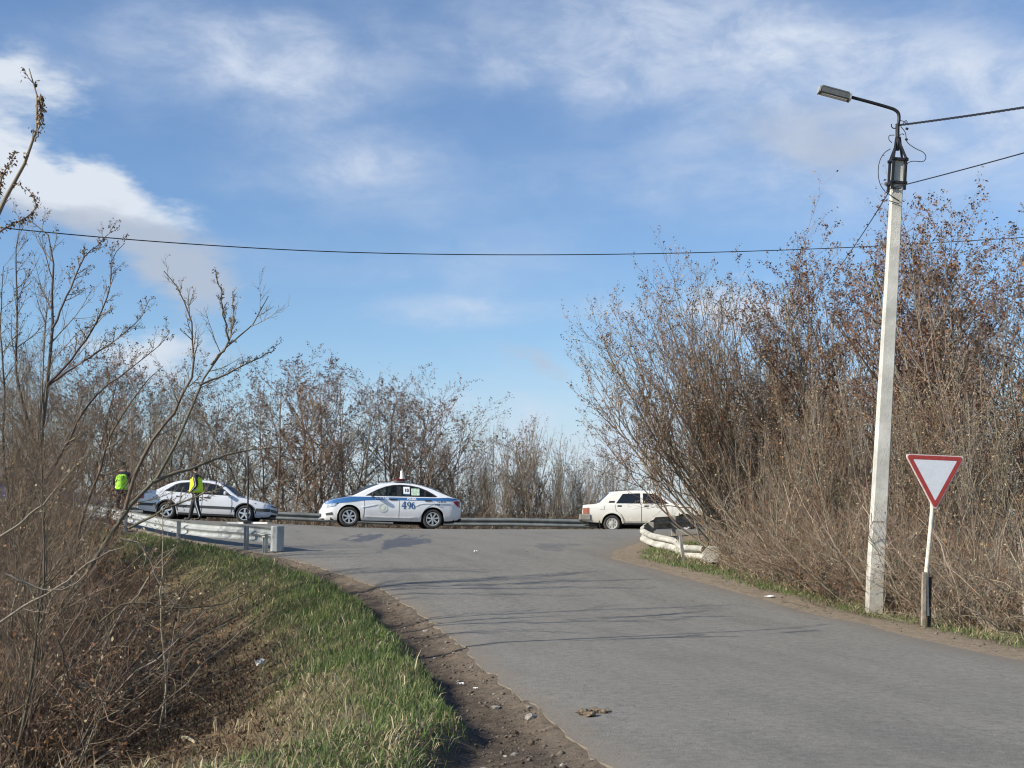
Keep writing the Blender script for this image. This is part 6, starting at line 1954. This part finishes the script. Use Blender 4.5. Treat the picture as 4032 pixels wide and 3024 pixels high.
# tangled thin undergrowth stems in both thickets
def thatch(name, label, N, wfun, x0, x1, y0, y1, L, seed, cols, lean=(5, 65)):
    r = np.random.default_rng(seed)
    X, Y, e, lf = scatter(N, x0, x1, y0, y1, wfun, r)
    n = len(X)
    a = r.uniform(0, 6.28, n); le = np.radians(r.uniform(*lean, n))
    S = np.stack([X, Y, G(X, Y) - 0.03], -1)
    Dv = np.stack([np.cos(a) * np.sin(le), np.sin(a) * np.sin(le), np.cos(le)], -1)
    Ls = r.uniform(*L, n)
    P = walk(S, Dv, Ls, 5, 0.20, 0.0, r); Rr_ = taper(r.uniform(0.004, 0.009, n) * np.where(r.uniform(0, 1, n) < 0.18, 2.0, 1.0), 5, 0.4)
    ac = Acc()
    cA = np.asarray(cols)
    ac.tubes(P, Rr_, 3, (1, 1, 1), r, 0.25)
    ac.C[-1] = ac.C[-1] * np.repeat(cA[r.integers(0, len(cA), n)], 6 * 3, axis=0)
    S2, D2, L2, r2 = kids(P, Rr_, Ls, 4, 0.2, 1.0, 42, 0.4, 0.0045, r)
    P2 = walk(S2, D2, L2, 3, 0.25, 0.02, r)
    ac.tubes(P2, taper(r2, 3, 0.4), 3, cA.mean(0), r, 0.3)
    ac.leaves(P2, int(n * 0.5), 0.035, LV_TAN + LV_RED, r, 0.4)
    me = ac.mesh(name)
    return tag(obj(name, me), label, kind='stuff')
thatch('undergrowth', 'tangled thin bare stems filling the foot of the right-hand thicket', 4600, lambda x, y, e, l: np.where(~l & (y < 36) & (e > 1.25) & ~((y > 23.4) & (x < np.where(y > 27, 2.3 + 0.1 * y, 4.7))), 1.0 * (e < 6) + 0.3 * (e >= 6), 0) * (e < 10), 2, 11, 15, 36, (0.8, 2.3), 91,
       [(0.30, 0.245, 0.18), (0.19, 0.14, 0.10), (0.13, 0.095, 0.068), (0.40, 0.34, 0.26)])
thatch('undergrowth', 'tangled thin brown stems filling the left-hand thicket and ditch side', 5200, lambda x, y, e, l: np.where(l & (e > 4.6) & (y > 10.5), np.where(e > 5.8, 0.9, 0.2), 0) * (e < 13), -14, 1, 10, 34, (0.5, 1.7), 92,
       [(0.22, 0.16, 0.11), (0.16, 0.108, 0.073), (0.12, 0.08, 0.055), (0.30, 0.24, 0.175)])
# cut reed stubs
stub_px = [(838, 2880), (846, 2890), (855, 2885), (915, 2895), (940, 2885), (962, 2890), (975, 2895), (700, 2760), (1100, 2790)]
for i, (px, py) in enumerate(stub_px):
    p = ground_hit(px, py)
    mb = MB(); h_ = (0.11, 0.16, 0.13, 0.15, 0.12, 0.10, 0.13, 0.12, 0.10)[i]
    tl = Vector(((0.1, 0.0, -0.1, 0.35, -0.05, 0.02, 0.1, 0.3, 0.1)[i] * h_, 0, h_))
    mb.tube([Vector((0, 0, -0.04)), tl], [0.006, 0.005], 6)
    o = mb.build('reed_stub', mat('pale_straw', (0.50, 0.42, 0.27), 0.8) if i == 0 else bpy.data.materials['pale_straw'], None)
    o.location = p
    tag(o, 'pale cut reed stub standing in the straw of the left bank', 'reed stub', 'cut reed stubs')
# pale broken stalks lying on the bank
for i, (a, b, lab) in enumerate([((748, 2735), (836, 2792), 'long pale stalk slanting down the ditch side below the sapling'), ((700, 2840), (520, 2955), 'long pale cane lying across the near bank'),
                                 ((712, 2915), (770, 2935), 'short thick pale stick on the near bank'), ((115, 2912), (152, 2910), 'small pale stick near the lower left corner')]):
    p, q_ = ground_hit(*a), ground_hit(*b)
    mb = MB(); mb.tube([Vector((0, 0, 0.03)), (q_ - p) * 0.5 + Vector((0, 0, 0.05)), q_ - p + Vector((0, 0, 0.03))], [0.009, 0.008, 0.006] if i != 2 else [0.018, 0.018, 0.014], 6)
    o = mb.build('dry_stalk', bpy.data.materials['pale_straw'], None, smooth=True); o.location = p
    tag(o, lab, 'stalk')
# litter: scraps of pale paper and plastic
def scrap(px, py, w, h, label, col=M_paper, seed=1, fn=G, name='litter_scrap'):
    p = hit(px, py, fn)
    r = np.random.default_rng(seed)
    g_ = 5
    V = [(w * (i / (g_ - 1) - 0.5) * (1 + r.normal(0, 0.12)), w * 0.7 * (j / (g_ - 1) - 0.5) * (1 + r.normal(0, 0.12)), 0.012 + h * r.uniform(0, 1)) for j in range(g_) for i in range(g_)]
    F = [(j * g_ + i, j * g_ + i + 1, (j + 1) * g_ + i + 1, (j + 1) * g_ + i) for j in range(g_ - 1) for i in range(g_ - 1)]
    me = bpy.data.meshes.new(name); me.from_pydata(V, [], F)
    o = obj(name, me, col, None); o.location = p; o.rotation_euler = (0, 0, r.uniform(0, 6))
    sol = o.modifiers.new('thickness', 'SOLIDIFY'); sol.thickness = 0.003
    return tag(o, label, 'litter')
scrap(1812, 2702, 0.06, 0.03, 'pale litter scrap in the muddy rut beside the road edge', seed=2)
scrap(1872, 2718, 0.04, 0.02, 'small white scrap at the asphalt edge of the muddy rut', seed=3)
scrap(1025, 2630, 0.12, 0.10, 'crumpled translucent plastic on the straw of the left bank', mat('cloudy_plastic', (0.62, 0.60, 0.55), 0.25), seed=4)
scrap(3030, 2352, 0.17, 0.02, 'flat pale scrap on the dusty right verge', seed=5)
scrap(1872, 2176, 0.07, 0.04, 'tiny white scrap on the asphalt in front of the police car', seed=6, fn=H)
scrap(2172, 2078, 0.22, 0.16, 'white litter lying at the far road edge left of the boxy sedan', seed=7, fn=H)
mud = mat('dry_mud_clod', (0.16, 0.12, 0.08), 0.95, 0, 0.4, 30, 0.5, 60)
def lump(px, py, size, label, name, fn, seed, m_, flat=0.5):
    p = hit(px, py, fn)
    r = np.random.default_rng(seed)
    bm = bmesh.new(); bmesh.ops.create_icosphere(bm, subdivisions=2, radius=size)
    for v_ in bm.verts:
        v_.co *= 1 + r.normal(0, 0.16); v_.co.z *= flat
    me = bpy.data.meshes.new(name); bm.to_mesh(me); bm.free()
    o = obj(name, me, m_, None); o.location = p + Vector((0, 0, size * flat * 0.45))
    return o
for i, (px, py, s_) in enumerate([(2300, 2808, 0.06), (2345, 2804, 0.05), (2372, 2806, 0.04), (2325, 2816, 0.045), (2390, 2800, 0.03)]):
    tag(lump(px, py, s_, '', 'mud_clod', H, 200 + i, mud), 'dry mud clod in the small heap dropped on the asphalt at lower centre', 'clod', 'mud clods on the asphalt')
# gravel and crumbs of soil in the muddy rut
def rut_cov(x, y, e, left):
    return np.where(left, sstep(0.0, 0.15, e) * (1 - sstep(0.6, 0.85, e)), 0.25 * sstep(0.0, 0.2, e) * (1 - sstep(0.6, 1.0, e)))
X, Y, E_, Lf = scatter(160000, -6, 8, 6.8, 26, rut_cov, rgx)
X, Y = X[:3600], Y[:3600]
N = len(X)
sz = rgx.gamma(1.4, 0.0042, (N, 1)) + 0.002
c0 = np.stack([X, Y, G(X, Y) + sz[:, 0] * 0.2], -1)
oct_ = np.array([(1, 0, 0), (0, 1, 0), (-1, 0, 0), (0, -1, 0), (0, 0, 0.7), (0, 0, -0.7)])
V = (c0[:, None] + oct_[None] * sz[:, None] * rgx.uniform(0.6, 1.3, (N, 6, 1))).reshape(-1, 3)
fc = np.array([(0, 1, 4), (1, 2, 4), (2, 3, 4), (3, 0, 4), (1, 0, 5), (2, 1, 5), (3, 2, 5), (0, 3, 5)])
me = fast_mesh('gravel', V, (np.arange(N)[:, None, None] * 6 + fc[None]).reshape(-1, 3))
cM = np.array([(0.10, 0.08, 0.06), (0.135, 0.108, 0.082), (0.07, 0.055, 0.042), (0.19, 0.165, 0.135)])
set_col(me, np.repeat(cM[rgx.integers(0, 4, N)] * rgx.uniform(0.7, 1.2, (N, 1)), 6, axis=0))
tag(obj('gravel', me, M_litter), 'loose crumbs of soil and gravel in the muddy rut', kind='stuff')
# broken asphalt lumps along the left road edge
asph = mat('broken_asphalt', (0.25, 0.235, 0.205), 0.95, 0, 0.25, 25, 0.5, 70)
rl = np.random.default_rng(17)
for i in range(46):
    k = rl.integers(0, len(Lw) - 5); f = rl.uniform(0, 1)
    p = Lw[k].lerp(Lw[k + 1], f)
    q_ = Vector((p.x - abs(rl.normal(0.12, 0.25)), p.y + rl.normal(0, 0.1)))
    s_ = rl.gamma(2.0, 0.006) + 0.008
    bm = bmesh.new(); bmesh.ops.create_icosphere(bm, subdivisions=1, radius=s_)
    for v_ in bm.verts:
        v_.co *= 1 + rl.normal(0, 0.2); v_.co.z *= 0.55
    me = bpy.data.meshes.new('asphalt_lump'); bm.to_mesh(me); bm.free()
    o = obj('asphalt_lump', me, asph, None); o.location = on(q_.x, q_.y, s_ * 0.25); o.rotation_euler = (0, 0, rl.uniform(0, 6))
    tag(o, 'crumbled asphalt lump along the muddy left road edge', 'asphalt lump', 'asphalt lumps along the left road edge')
